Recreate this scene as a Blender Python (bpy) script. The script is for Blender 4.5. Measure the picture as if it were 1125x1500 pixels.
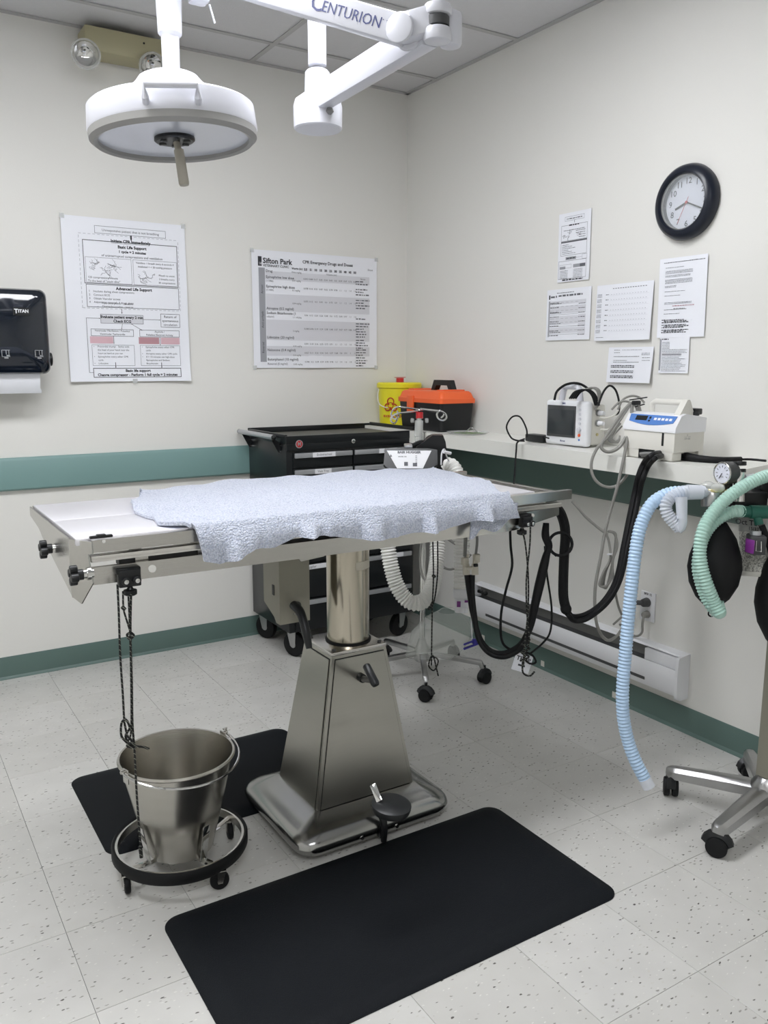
import bpy, bmesh, math, random
from mathutils import Vector, Matrix
random.seed(7)
PI = math.pi
SC = bpy.context.scene
COL = SC.collection
for o in list(bpy.data.objects): bpy.data.objects.remove(o)

# ------------------------------------------------------------------ camera
F_PX, YAW, PIT, ROL = 1223.14, 0.558503, 0.176235, 0.001959
CAM = Vector((-2.57639, -3.8959, 1.39099))
FW = Vector((math.sin(YAW)*math.cos(PIT), math.cos(YAW)*math.cos(PIT), -math.sin(PIT)))
_r = Vector((math.cos(YAW), -math.sin(YAW), 0)); _u = _r.cross(FW)
RT = _r*math.cos(ROL)+_u*math.sin(ROL); UP = -_r*math.sin(ROL)+_u*math.cos(ROL)
cd = bpy.data.cameras.new('camera'); co = bpy.data.objects.new('camera', cd); COL.objects.link(co)
cd.sensor_fit = 'HORIZONTAL'; cd.sensor_width = 36; cd.lens = 36*F_PX/1125; cd.clip_start = .05
m4 = Matrix.Identity(4)
for i in range(3): m4[i][0] = RT[i]; m4[i][1] = UP[i]; m4[i][2] = -FW[i]; m4[i][3] = CAM[i]
co.matrix_world = m4; SC.camera = co
# ------------------------------------------------------------------ world, exposure, ceiling light strength
w = bpy.data.worlds.new('world'); SC.world = w; w.use_nodes = True
w.node_tree.nodes['Background'].inputs[0].default_value = (.8, .85, .9, 1); w.node_tree.nodes['Background'].inputs[1].default_value = .3
vs = SC.view_settings; vs.view_transform = 'Standard'; vs.look = 'None'; vs.gamma = 1; vs.use_curve_mapping = False; vs.exposure = 0.72
LIGHT = 11.0
LIGHT_COL = (.965, .978, 1.015)
# measuring helpers: distance of a thing from the camera or its plane, known from the room's survey -> its place in metres
def _ray(x, y): return FW*F_PX+RT*(x-562.5)-UP*(y-750)
def At(x, y, d): return CAM+_ray(x, y)*(d/F_PX)
def Hp(x, y, ax, v): d = _ray(x, y); return CAM+d*((v-CAM[ax])/d[ax])
def Hx(x, y, v): return Hp(x, y, 0, v)
def Hy(x, y, v): return Hp(x, y, 1, v)
def Hz(x, y, v): return Hp(x, y, 2, v)
H = 2.77

# ------------------------------------------------------------------ materials
def s2l(c): return tuple((v/12.92 if v <= .04045 else ((v+.055)/1.055)**2.4) for v in [q/255 for q in c])
MATS = {}
def mat(name, col, rough=.5, metal=0, bump=0, bscale=100, spec=.5, alpha=1, trans=0, emit=0, aniso=0, var=0, vscale=5, stretch=None, coat=0, sheen=0, ior=1.45):
    m = bpy.data.materials.new(name); m.use_nodes = True; nt = m.node_tree; N = nt.nodes; L = nt.links
    b = N['Principled BSDF']; c = (*s2l(col), 1)
    b.inputs['Base Color'].default_value = c; b.inputs['Roughness'].default_value = rough; b.inputs['Metallic'].default_value = metal
    b.inputs['Specular IOR Level'].default_value = spec; b.inputs['Alpha'].default_value = alpha
    b.inputs['Transmission Weight'].default_value = trans; b.inputs['IOR'].default_value = ior
    b.inputs['Coat Weight'].default_value = coat; b.inputs['Sheen Weight'].default_value = sheen
    if aniso: b.inputs['Anisotropic'].default_value = aniso
    if emit: b.inputs['Emission Color'].default_value = c; b.inputs['Emission Strength'].default_value = emit
    geo = N.new('ShaderNodeNewGeometry')
    vec = geo.outputs['Position']
    if stretch:
        mp = N.new('ShaderNodeMapping'); mp.inputs['Scale'].default_value = stretch; L.new(vec, mp.inputs[0]); vec = mp.outputs[0]
    if var:
        n = N.new('ShaderNodeTexNoise'); n.inputs['Scale'].default_value = vscale; n.inputs['Detail'].default_value = 4; L.new(vec, n.inputs['Vector'])
        r = N.new('ShaderNodeMapRange'); r.inputs[3].default_value = 1-var; r.inputs[4].default_value = 1+var; L.new(n.outputs[0], r.inputs[0])
        mx = N.new('ShaderNodeVectorMath'); mx.operation = 'SCALE'; mx.inputs[0].default_value = c[:3]; L.new(r.outputs[0], mx.inputs['Scale'])
        L.new(mx.outputs[0], b.inputs['Base Color'])
        r2 = N.new('ShaderNodeMapRange'); r2.inputs[3].default_value = rough*(1-var); r2.inputs[4].default_value = min(1, rough*(1+var)); L.new(n.outputs[0], r2.inputs[0]); L.new(r2.outputs[0], b.inputs['Roughness'])
    if bump:
        n = N.new('ShaderNodeTexNoise'); n.inputs['Scale'].default_value = bscale; n.inputs['Detail'].default_value = 3; L.new(vec, n.inputs['Vector'])
        bp = N.new('ShaderNodeBump'); bp.inputs['Strength'].default_value = bump; bp.inputs['Distance'].default_value = .002; L.new(n.outputs[0], bp.inputs['Height']); L.new(bp.outputs[0], b.inputs['Normal'])
    MATS[name] = m; return m
M = {}
M['paint'] = mat('wall_paint', (227, 226, 221), .55, bump=.12, bscale=220, var=.012, vscale=2, spec=.35)
M['ceil'] = mat('ceiling_tile', (212, 212, 214), .9, bump=.5, bscale=300, var=.03, vscale=60)
M['grid'] = mat('ceiling_grid', (182, 182, 182), .5)
M['green'] = mat('green_vinyl', (92, 114, 108), .42, var=.03, vscale=3)
M['greentrim'] = mat('green_bumper', (116, 148, 145), .45, var=.02)
M['laminate'] = mat('white_laminate', (232, 232, 226), .3)
M['steel'] = mat('brushed_steel', (178, 176, 168), .3, 1, bump=.015, bscale=90, var=.03, vscale=9, stretch=(1, 1, 14), aniso=.5)
M['steelx'] = mat('brushed_steel_long', (205, 203, 198), .24, 1, bump=.05, bscale=60, var=.05, vscale=6, stretch=(1, 20, 20), aniso=.4)
M['steelv'] = mat('polished_column_steel', (190, 183, 168), .2, 1, bump=.03, bscale=40, var=.07, vscale=9, stretch=(5, 5, .4))
M['chrome'] = mat('chrome', (212, 212, 210), .1, 1, var=.05, vscale=12)
M['topsteel'] = mat('satin_table_top', (244, 243, 248), .5, 1, bump=.03, bscale=60, var=.02, vscale=6, stretch=(1, 20, 20))
M['basesteel'] = mat('polished_base_steel', (158, 158, 156), .2, 1, var=.08, vscale=10)
M['castalu'] = mat('cast_aluminium', (178, 178, 178), .3, 1, bump=.2, bscale=120, var=.08, vscale=30)
M['bucket'] = mat('bucket_steel', (190, 187, 180), .25, 1, bump=.05, bscale=50, var=.07, vscale=7, stretch=(1, 1, 6))
M['black'] = mat('black_plastic', (22, 24, 26), .38)
M['rubber'] = mat('black_rubber', (14, 15, 17), .6, bump=.1, spec=.35)
M['matm'] = mat('anti_fatigue_mat', (13, 17, 22), .62, bump=.6, bscale=420, spec=.22)
M['cart'] = mat('black_enamel', (16, 20, 23), .28, bump=.06, bscale=300)
M['liner'] = mat('ribbed_grey_liner', (88, 87, 80), .5, bump=.25, bscale=300)
M['white'] = mat('white_plastic', (232, 233, 236), .3)
M['lamp'] = mat('white_lamp_enamel', (210, 211, 218), .28)
M['offwhite'] = mat('offwhite_plastic', (218, 216, 208), .4)
M['beige'] = mat('beige_plastic', (214, 209, 194), .45)
M['boxgrey'] = mat('grey_beige_enamel', (140, 137, 124), .4)
M['grey'] = mat('grey_plastic', (128, 128, 126), .45)
M['dgrey'] = mat('dark_grey', (70, 71, 72), .5)
M['ring'] = mat('grey_rubber_ring', (150, 149, 146), .5)
M['lens'] = mat('frosted_lens', (200, 203, 212), .22, coat=.3)
M['paper'] = mat('paper', (236, 238, 244), .55)
M['ink'] = mat('ink', (52, 54, 60), .6)
M['ink2'] = mat('grey_ink', (98, 100, 106), .6)
M['shade'] = mat('grey_print', (214, 215, 221), .6)
M['shade2'] = mat('dark_grey_print', (158, 160, 166), .6)
M['pink'] = mat('pink_highlighter', (214, 178, 186), .6)
M['pink2'] = mat('dark_pink_highlighter', (186, 142, 150), .6)
M['navy'] = mat('navy_print', (44, 54, 110), .4)
M['yellow'] = mat('yellow_plastic', (232, 222, 40), .35)
M['orange'] = mat('orange_plastic', (240, 104, 52), .4)
M['red'] = mat('red_plastic', (190, 40, 44), .35)
M['blue'] = mat('blue_panel', (84, 128, 196), .35)
M['screen'] = mat('dark_screen', (58, 62, 64), .12)
M['clear'] = mat('clear_plastic', (225, 228, 226), .12, alpha=.38, spec=.7)
M['bag'] = mat('thin_plastic_bag', (214, 218, 212), .18, alpha=.3, spec=.8)
M['glass'] = mat('clear_glass', (235, 240, 240), .04, alpha=.14, spec=.8)
M['lampglass'] = mat('lamp_glass', (220, 222, 222), .1, alpha=.4, spec=.8)
M['bhose'] = mat('blue_hose', (184, 210, 236), .3)
M['chose'] = mat('clear_hose', (232, 237, 246), .3, alpha=.62)
M['ghose'] = mat('green_hose', (176, 210, 198), .3)
M['dgreen'] = mat('dark_green_plastic', (34, 94, 80), .35)
M['whose'] = mat('white_hose', (244, 244, 240), .45)
M['brass'] = mat('pale_brass', (206, 196, 150), .25, 1)
M['purple'] = mat('purple_label', (120, 50, 130), .4)
M['bluep'] = mat('blue_clip', (52, 48, 140), .35)
M['cord'] = mat('grey_cable', (142, 141, 136), .45)
M['cream'] = mat('cream_enamel', (176, 170, 138), .45)
M['handle'] = mat('tan_handle', (168, 163, 150), .5)
M['gran'] = mat('granules', (190, 190, 184), .8, bump=.8, bscale=160)
M['face'] = mat('clock_face', (218, 221, 232), .4)
M['clockrim'] = mat('clock_rim', (20, 26, 40), .3)
M['silver'] = mat('silver_strip', (186, 188, 192), .32, .7)
M['disp'] = mat('smoked_dispenser', (18, 25, 36), .07, coat=.5)
M['redtxt'] = mat('red_print', (190, 60, 40), .5)
M['greenprint'] = mat('green_print', (120, 148, 96), .6)
M['led'] = mat('troffer_lens', (255, 251, 244), .5, emit=LIGHT)
M['led'].node_tree.nodes['Principled BSDF'].inputs['Emission Color'].default_value = (*LIGHT_COL, 1)

def mat_floor():
    m = mat('vinyl_composition_tile', (205, 203, 194), .22, spec=.5); nt = m.node_tree; N = nt.nodes; L = nt.links; b = N['Principled BSDF']
    geo = N['Geometry'] if 'Geometry' in N else [n for n in N if n.bl_idname == 'ShaderNodeNewGeometry'][0]
    oi = N.new('ShaderNodeObjectInfo')
    off = N.new('ShaderNodeVectorMath'); off.operation = 'MULTIPLY_ADD'; off.inputs[1].default_value = (1, 1, 1)
    L.new(geo.outputs['Position'], off.inputs[0])
    sc = N.new('ShaderNodeMath'); sc.operation = 'MULTIPLY'; sc.inputs[1].default_value = 7; L.new(oi.outputs['Random'], sc.inputs[0]); L.new(sc.outputs[0], off.inputs[2])
    def noise(scale, detail=2):
        n = N.new('ShaderNodeTexNoise'); n.inputs['Scale'].default_value = scale; n.inputs['Detail'].default_value = detail; L.new(off.outputs[0], n.inputs['Vector']); return n.outputs[0]
    def ramp(src, a, bb):
        r = N.new('ShaderNodeMapRange'); r.inputs[1].default_value = a; r.inputs[2].default_value = bb; L.new(src, r.inputs[0]); return r.outputs[0]
    def mix(fac, A, B):
        x = N.new('ShaderNodeMix'); x.data_type = 'RGBA'
        if isinstance(fac, float): x.inputs[0].default_value = fac
        else: L.new(fac, x.inputs[0])
        for s, v in ((6, A), (7, B)):
            if isinstance(v, tuple): x.inputs[s].default_value = (*s2l(v), 1)
            else: L.new(v, x.inputs[s])
        return x.outputs[2]
    warp = N.new('ShaderNodeVectorMath'); warp.operation = 'MULTIPLY_ADD'; warp.inputs[1].default_value = (.011, .011, .011)
    nw = N.new('ShaderNodeTexNoise'); nw.inputs['Scale'].default_value = 60; L.new(off.outputs[0], nw.inputs['Vector'])
    L.new(nw.outputs[1], warp.inputs[0]); L.new(off.outputs[0], warp.inputs[2])
    def flecks(scale, thr, dens, ang):
        mp = N.new('ShaderNodeMapping'); mp.inputs['Rotation'].default_value = (0, 0, ang); mp.inputs['Scale'].default_value = (1, 2.3, 1); L.new(warp.outputs[0], mp.inputs[0])
        v = N.new('ShaderNodeTexVoronoi'); v.inputs['Scale'].default_value = scale; L.new(mp.outputs[0], v.inputs['Vector'])
        d = N.new('ShaderNodeMapRange'); d.inputs[1].default_value = thr; d.inputs[2].default_value = thr*.7; L.new(v.outputs['Distance'], d.inputs[0])
        s = N.new('ShaderNodeSeparateColor'); L.new(v.outputs['Color'], s.inputs[0])
        g = N.new('ShaderNodeMath'); g.operation = 'LESS_THAN'; g.inputs[1].default_value = dens; L.new(s.outputs[0], g.inputs[0])
        h = N.new('ShaderNodeMath'); h.operation = 'MULTIPLY'; L.new(d.outputs[0], h.inputs[0]); L.new(g.outputs[0], h.inputs[1])
        return h.outputs[0]
    c = mix(ramp(noise(9), .3, .7), (201, 200, 196), (208, 207, 203))
    c = mix(ramp(oi.outputs['Random'], 0, 5), c, (170, 168, 160))
    c = mix(flecks(52, .26, .2, .9), c, (200, 198, 191))
    c = mix(flecks(70, .26, .12, .2), c, (218, 217, 211))
    c = mix(flecks(46, .24, .36, .6), c, (152, 150, 144))
    c = mix(flecks(42, .21, .14, 1.9), c, (96, 94, 90))
    L.new(c, b.inputs['Base Color'])
    b.inputs['Roughness'].default_value = .25
    return m
M['floor'] = mat_floor()

def mat_fleece():
    m = mat('fleece', (168, 184, 214), .95, spec=.15, sheen=.5); nt = m.node_tree; N = nt.nodes; L = nt.links; b = N['Principled BSDF']
    geo = [n for n in N if n.bl_idname == 'ShaderNodeNewGeometry'][0]
    v = N.new('ShaderNodeTexVoronoi'); v.inputs['Scale'].default_value = 230; L.new(geo.outputs['Position'], v.inputs['Vector'])
    n = N.new('ShaderNodeTexNoise'); n.inputs['Scale'].default_value = 300; n.inputs['Detail'].default_value = 4; L.new(geo.outputs['Position'], n.inputs['Vector'])
    a = N.new('ShaderNodeMath'); a.operation = 'SUBTRACT'; L.new(n.outputs[0], a.inputs[0]); L.new(v.outputs['Distance'], a.inputs[1])
    bp = N.new('ShaderNodeBump'); bp.inputs['Strength'].default_value = 1; bp.inputs['Distance'].default_value = .004; L.new(a.outputs[0], bp.inputs['Height']); L.new(bp.outputs[0], b.inputs['Normal'])
    r = N.new('ShaderNodeMapRange'); r.inputs[1].default_value = .15; r.inputs[2].default_value = .8; L.new(v.outputs['Distance'], r.inputs[0])
    x = N.new('ShaderNodeMix'); x.data_type = 'RGBA'; L.new(r.outputs[0], x.inputs[0]); x.inputs[6].default_value = (*s2l((226, 230, 243)), 1); x.inputs[7].default_value = (*s2l((182, 190, 210)), 1)
    L.new(x.outputs[2], b.inputs['Base Color'])
    return m
M['fleece'] = mat_fleece()
def mat_rope():
    m = mat('flecked_cord', (20, 21, 22), .7); nt = m.node_tree; N = nt.nodes; L = nt.links; b = N['Principled BSDF']
    geo = [n for n in N if n.bl_idname == 'ShaderNodeNewGeometry'][0]
    wv = N.new('ShaderNodeTexWave'); wv.bands_direction = 'DIAGONAL'; wv.inputs['Scale'].default_value = 48; wv.inputs['Distortion'].default_value = 1; L.new(geo.outputs['Position'], wv.inputs['Vector'])
    r = N.new('ShaderNodeMapRange'); r.inputs[1].default_value = .9; r.inputs[2].default_value = .97; L.new(wv.outputs[1], r.inputs[0])
    x = N.new('ShaderNodeMix'); x.data_type = 'RGBA'; L.new(r.outputs[0], x.inputs[0]); x.inputs[6].default_value = (*s2l((20, 21, 22)), 1); x.inputs[7].default_value = (*s2l((120, 122, 112)), 1)
    L.new(x.outputs[2], b.inputs['Base Color']); return m
M['rope'] = mat_rope()
def mat_gran():
    m = M['gran']; nt = m.node_tree; N = nt.nodes; L = nt.links; b = N['Principled BSDF']
    geo = [n for n in N if n.bl_idname == 'ShaderNodeNewGeometry'][0]
    v = N.new('ShaderNodeTexVoronoi'); v.inputs['Scale'].default_value = 260; L.new(geo.outputs['Position'], v.inputs['Vector'])
    s = N.new('ShaderNodeSeparateColor'); L.new(v.outputs['Color'], s.inputs[0])
    x = N.new('ShaderNodeMix'); x.data_type = 'RGBA'; L.new(s.outputs[0], x.inputs[0]); x.inputs[6].default_value = (*s2l((120, 120, 114)), 1); x.inputs[7].default_value = (*s2l((224, 224, 216)), 1)
    L.new(x.outputs[2], b.inputs['Base Color'])
mat_gran()

# ------------------------------------------------------------------ mesh helpers
ORG = {}
def frame(d):
    d = Vector(d).normalized(); a = Vector((0, 0, 1)) if abs(d.z) < .9 else Vector((1, 0, 0))
    u = a.cross(d).normalized(); return u, d.cross(u), d
def spline(P, n=6, closed=False):
    P = [Vector(p) for p in P]
    if len(P) < 3: return P
    out = []; N = len(P); rng = N if closed else N-1
    for i in range(rng):
        p0 = P[(i-1) % N] if (closed or i) else P[0]*2-P[1]
        p1 = P[i]; p2 = P[(i+1) % N]; p3 = P[(i+2) % N] if (closed or i+2 < N) else P[-1]*2-P[-2]
        for k in range(n):
            t = k/n; t2 = t*t; t3 = t2*t
            out.append(.5*((2*p1)+(p2-p0)*t+(2*p0-5*p1+4*p2-p3)*t2+(3*p1-p0-3*p2+p3)*t3))
    if not closed: out.append(P[-1])
    return out
class MB:
    def __init__(s, T=None): s.v = []; s.f = []; s.mi = []; s.T = T; s.m = 0
    def add(s, vs, fs):
        o = len(s.v); s.v += [(s.T @ Vector(v)) if s.T else Vector(v) for v in vs]
        for f in fs: s.f.append(tuple(i+o for i in f)); s.mi.append(s.m)
        return s
    def bm(s, b):
        b.verts.ensure_lookup_table(); b.verts.index_update()
        s.add([v.co.copy() for v in b.verts], [[v.index for v in f.verts] for f in b.faces]); b.free(); return s
    def box(s, c, d, bev=0, seg=2, rz=0, R=None):
        b = bmesh.new(); bmesh.ops.create_cube(b, size=1)
        for v in b.verts: v.co = Vector((v.co.x*d[0], v.co.y*d[1], v.co.z*d[2]))
        if bev: bmesh.ops.bevel(b, geom=b.edges[:], offset=min(bev, min(d)*.49), segments=seg, affect='EDGES', profile=.5)
        Rm = (R if R else Matrix.Rotation(rz, 3, 'Z'))
        for v in b.verts: v.co = Rm @ v.co+Vector(c)
        return s.bm(b)
    def bx(s, a, b, bev=0, seg=2):
        a = Vector(a); b = Vector(b); return s.box((a+b)/2, [abs(b[i]-a[i]) for i in range(3)], bev, seg)
    def beam(s, p0, p1, wd, ht, bev=0, up=(0, 0, 1)):
        p0 = Vector(p0); p1 = Vector(p1); d = (p1-p0).normalized(); side = d.cross(Vector(up)).normalized(); u = side.cross(d)
        R = Matrix((d, side, u)).transposed(); return s.box((p0+p1)/2, ((p1-p0).length, wd, ht), bev, 2, R=R)
    def ringloft(s, rings, caps=(True, True), closed=False):
        n = len(rings[0]); vs = [p for r in rings for p in r]; fs = []
        K = len(rings)
        for i in range(K if closed else K-1):
            j = (i+1) % K
            for k in range(n): fs.append((i*n+k, i*n+(k+1) % n, j*n+(k+1) % n, j*n+k))
        if not closed:
            if caps[0]: fs.append(tuple(range(n-1, -1, -1)))
            if caps[1]: fs.append(tuple((K-1)*n+k for k in range(n)))
        return s.add(vs, fs)
    def tube(s, P, r, n=8, sm=0, closed=False, caps=True, flat=1):
        if sm: P = spline(P, sm, closed)
        else: P = [Vector(p) for p in P]
        K = len(P); rs = r if isinstance(r, (list, tuple)) else [r]*K
        if len(rs) != K:
            rs = [rs[min(len(rs)-1, int(i/(K-1)*(len(rs)-1)))]*(1-(i/(K-1)*(len(rs)-1)) % 1)+rs[min(len(rs)-1, int(i/(K-1)*(len(rs)-1))+1)]*((i/(K-1)*(len(rs)-1)) % 1) for i in range(K)]
        rings = []; u = None
        for i in range(K):
            a = P[(i-1) % K] if (closed or i) else P[0]; b = P[(i+1) % K] if (closed or i < K-1) else P[-1]
            d = (b-a).normalized()
            if u is None: u, v, _ = frame(d)
            else:
                u = (u-d*u.dot(d))
                u = u.normalized() if u.length > 1e-6 else frame(d)[0]
            v = d.cross(u)
            rings.append([P[i]+(u*math.cos(2*PI*k/n)*flat+v*math.sin(2*PI*k/n))*rs[i] for k in range(n)])
        return s.ringloft(rings, (caps, caps), closed)
    def corr(s, P, r, amp, pitch, n=16, sm=10):
        P = spline(P, sm)
        for _ in range(3): P = [P[0]]+[(P[k-1]+P[k]*2+P[k+1])/4 for k in range(1, len(P)-1)]+[P[-1]]
        P = spline(P, 4); L = [0]
        for i in range(1, len(P)): L.append(L[-1]+(P[i]-P[i-1]).length)
        step = pitch/4; N = max(2, int(L[-1]/step)); Q = []; rs = []; j = 0
        for i in range(N+1):
            t = L[-1]*i/N
            while j < len(L)-2 and L[j+1] < t: j += 1
            q = (t-L[j])/max(1e-9, L[j+1]-L[j]); Q.append(P[j].lerp(P[j+1], q)); rs.append(r+amp*(1, .3, -1, .3)[i % 4])
        return s.tube(Q, rs, n)
    def cyl(s, p0, p1, r, r1=None, n=20, bev=0):
        r1 = r if r1 is None else r1; p0 = Vector(p0); p1 = Vector(p1)
        if bev:
            d = (p1-p0).normalized()*bev
            return s.tube([p0, p0+d*.3, p0+d, p1-d, p1-d*.3, p1], [r-bev, r-bev*.3, r, r1, r1-bev*.3, r1-bev], n)
        return s.tube([p0, p1], [r, r1], n)
    def lathe(s, prof, c, axis=(0, 0, 1), n=32, caps=(True, True), closed=False):
        u, v, d = frame(axis); c = Vector(c)
        if Vector(axis).normalized() == Vector((0, 0, 1)): u = Vector((1, 0, 0)); v = Vector((0, 1, 0)); d = Vector((0, 0, 1))
        rings = [[c+d*z+(u*math.cos(2*PI*k/n)+v*math.sin(2*PI*k/n))*max(r, 1e-5) for k in range(n)] for r, z in prof]
        return s.ringloft(rings, caps, closed)
    def prism(s, poly, o, u, v, th):
        o = Vector(o); u = Vector(u); v = Vector(v); w_ = u.cross(v).normalized()*th; n = len(poly)
        vs = [o+u*a+v*b for a, b in poly]+[o+u*a+v*b+w_ for a, b in poly]
        fs = [tuple(range(n-1, -1, -1)), tuple(range(n, 2*n))]+[(k, (k+1) % n, n+(k+1) % n, n+k) for k in range(n)]
        return s.add(vs, fs)
    def sph(s, c, r, n=12, sc=(1, 1, 1)):
        c = Vector(c); rings = []
        for i in range(n//2+1):
            a = PI*i/(n//2); rings.append([c+Vector((r*sc[0]*max(math.sin(a), 1e-4)*math.cos(2*PI*k/n), r*sc[1]*max(math.sin(a), 1e-4)*math.sin(2*PI*k/n), -r*sc[2]*math.cos(a))) for k in range(n)])
        return s.ringloft(rings)
    def tor(s, c, R, r, axis=(0, 0, 1), n=40, k=8, a0=0, a1=2*PI):
        u, v, d = frame(axis); c = Vector(c)
        if abs(a1-a0-2*PI) < 1e-6: return s.tube([c+(u*math.cos(2*PI*i/n)+v*math.sin(2*PI*i/n))*R for i in range(n)], r, k, closed=True)
        return s.tube([c+(u*math.cos(a0+(a1-a0)*i/n)+v*math.sin(a0+(a1-a0)*i/n))*R for i in range(n+1)], r, k)
    def build(s, name, mt, parent=None, org=None, label=None, cat=None, group=None, kind=None, flat=False):
        if parent is not None: O = ORG[root(parent)]
        else:
            if org is None:
                lo = [min(v[i] for v in s.v) for i in range(3)]; hi = [max(v[i] for v in s.v) for i in range(3)]
                org = ((lo[0]+hi[0])/2, (lo[1]+hi[1])/2, lo[2])
            O = Vector(org)
        me = bpy.data.meshes.new(name); me.from_pydata([v-O for v in s.v], [], s.f)
        mts = mt if isinstance(mt, (list, tuple)) else [mt]
        for q in mts: me.materials.append(M[q])
        if len(mts) > 1:
            for p, i in zip(me.polygons, s.mi): p.material_index = i
        b = bmesh.new(); b.from_mesh(me); bmesh.ops.recalc_face_normals(b, faces=b.faces[:]) if len(b.faces) < 20000 else None; b.to_mesh(me); b.free()
        if not flat:
            me.polygons.foreach_set('use_smooth', [True]*len(me.polygons)); me.set_sharp_from_angle(angle=math.radians(38))
        o = bpy.data.objects.new(name, me); COL.objects.link(o)
        if parent is not None: o.parent = parent
        else: o.location = O; ORG[o.name] = O
        tag(o, label, cat, group, kind); return o
def root(o):
    while o.parent: o = o.parent
    return o.name
def tag(o, label=None, cat=None, group=None, kind=None):
    for k, v in (('label', label), ('category', cat), ('group', group), ('kind', kind)):
        if v: o[k] = v
def thing(name, loc, label, cat, group=None):
    o = bpy.data.objects.new(name, None); COL.objects.link(o); o.location = loc; o.empty_display_size = .05; ORG[o.name] = Vector(loc); tag(o, label, cat, group); return o
def text(mb, s, o, u, v, size, align='CENTER', off=.0, fn=None, thick=0, sp=1.0, shear=0):
    """lettering as thin flat mesh; o = origin, u/v = unit axes of the surface"""
    cu = bpy.data.curves.new('t', 'FONT'); cu.body = s; cu.size = size; cu.align_x = align; cu.align_y = 'CENTER'; cu.resolution_u = 2; cu.offset = off; cu.extrude = thick; cu.space_character = sp; cu.shear = shear
    ob = bpy.data.objects.new('t', cu); COL.objects.link(ob)
    dg = bpy.context.evaluated_depsgraph_get(); me = ob.evaluated_get(dg).to_mesh()
    o = Vector(o); u = Vector(u); v = Vector(v); n_ = u.cross(v)
    if fn: vs = [fn(o[0]+p.co.x*u[0]+p.co.y*v[0], o[1]+p.co.x*u[1]+p.co.y*v[1]) for p in me.vertices]
    else: vs = [o+u*p.co.x+v*p.co.y+n_*p.co.z for p in me.vertices]
    mb.add(vs, [tuple(p.vertices) for p in me.polygons]); ob.evaluated_get(dg).to_mesh_clear()
    bpy.data.objects.remove(ob); bpy.data.curves.remove(cu)
X = Vector((1, 0, 0)); Y = Vector((0, 1, 0)); Z = Vector((0, 0, 1))

# ------------------------------------------------------------------ ROOM
RX0, RY0 = -4.3, -5.6
MB().bx((RX0, 0, 0), (0.1, .1, H+.05)).build('wall_back', 'paint', kind='structure')
MB().bx((0, RY0, 0), (.1, 0, H+.05)).build('wall_right', 'paint', kind='structure')
MB().bx((RX0-.1, RY0-.1, 0), (RX0, .1, H+.05)).build('wall_left', 'paint', kind='structure')
MB().bx((RX0, RY0-.1, 0), (.1, RY0, H+.05)).build('wall_front', 'paint', kind='structure')
fl = MB().bx((RX0-.1, RY0-.1, -.06), (.1, .1, -.0022)).build('floor', 'dgrey', kind='structure')
XO, YO, TS = -.12632, -.07787, .3048
def edges(o, lo, hi, s):
    k = math.floor((lo-o)/s)+1; out = [lo]
    while o+k*s < hi-1e-4: out.append(o+k*s); k += 1
    return out+[hi]
tile_mesh = {}
xs = edges(XO, RX0, 0, TS); ys = edges(YO, RY0, 0, TS)
for a, b in zip(xs, xs[1:]):
    for c, d in zip(ys, ys[1:]):
        key = (round(b-a, 3), round(d-c, 3))
        if key not in tile_mesh:
            hx, hy = (b-a)/2-.0005, (d-c)/2-.0005; e = .0007; me = bpy.data.meshes.new('floor_tile')
            vs = [(-hx, -hy, -.0022), (hx, -hy, -.0022), (hx, hy, -.0022), (-hx, hy, -.0022), (-hx, -hy, -.0005), (hx, -hy, -.0005), (hx, hy, -.0005), (-hx, hy, -.0005), (-hx+e, -hy+e, 0), (hx-e, -hy+e, 0), (hx-e, hy-e, 0), (-hx+e, hy-e, 0)]
            fs = [(8, 9, 10, 11)]+[(k, (k+1) % 4, 4+(k+1) % 4, 4+k) for k in range(4)]+[(4+k, 4+(k+1) % 4, 8+(k+1) % 4, 8+k) for k in range(4)]
            me.from_pydata(vs, [], fs); me.materials.append(M['floor']); tile_mesh[key] = me
        o = bpy.data.objects.new('floor_tile', tile_mesh[key]); COL.objects.link(o); o.parent = fl
        o.location = Vector(((a+b)/2, (c+d)/2, random.uniform(-.0001, .0001)))-ORG['floor']
ce = MB().bx((RX0-.1, RY0-.1, H+.03), (.1, .1, H+.09)).build('ceiling', 'ceil', kind='structure')
cx = edges(-.885, RX0, 0, 1.22); cy = edges(-.27, RY0, 0, .61)
LIGHTS = [(-1.5, -1.8), (-2.7, -1.8), (-2.7, -4.2)]
for i, (a, b) in enumerate(zip(cx, cx[1:])):
    for j, (c, d) in enumerate(zip(cy, cy[1:])):
        if any(a < lx < b and c < ly < d for lx, ly in LIGHTS):
            t = thing('ceiling_light', ((a+b)/2, (c+d)/2, H), 'recessed fluorescent ceiling light '+('above the camera' if (c+d)/2 < -2.5 else 'above the table' if (a+b)/2 > -2 else 'above the paper towel dispenser side'), 'light', 'recessed ceiling lights')
            MB().bx((a+.012, c+.012, H+.001), (b-.012, c+.05, H+.03)).bx((a+.012, d-.05, H+.001), (b-.012, d-.012, H+.03)).bx((a+.012, c+.05, H+.001), (a+.05, d-.05, H+.03)).bx((b-.05, c+.05, H+.001), (b-.012, d-.05, H+.03)).build('frame', 'white', t)
            MB().bx((a+.05, c+.05, H+.006), (b-.05, d-.05, H+.012)).build('diffuser', 'led', t)
        else: MB().bx((a+.008, c+.008, H+.004), (b-.008, d-.008, H+.018)).build('ceiling_panel', 'ceil', ce)
for x in cx[1:-1]: MB().bx((x-.012, RY0, H-.001), (x+.012, 0, H+.003)).build('grid_bar', 'grid', ce)
for y in cy[1:-1]: MB().bx((RX0, y-.012, H-.0015), (0, y+.012, H+.0025)).build('grid_bar', 'grid', ce)
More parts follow.
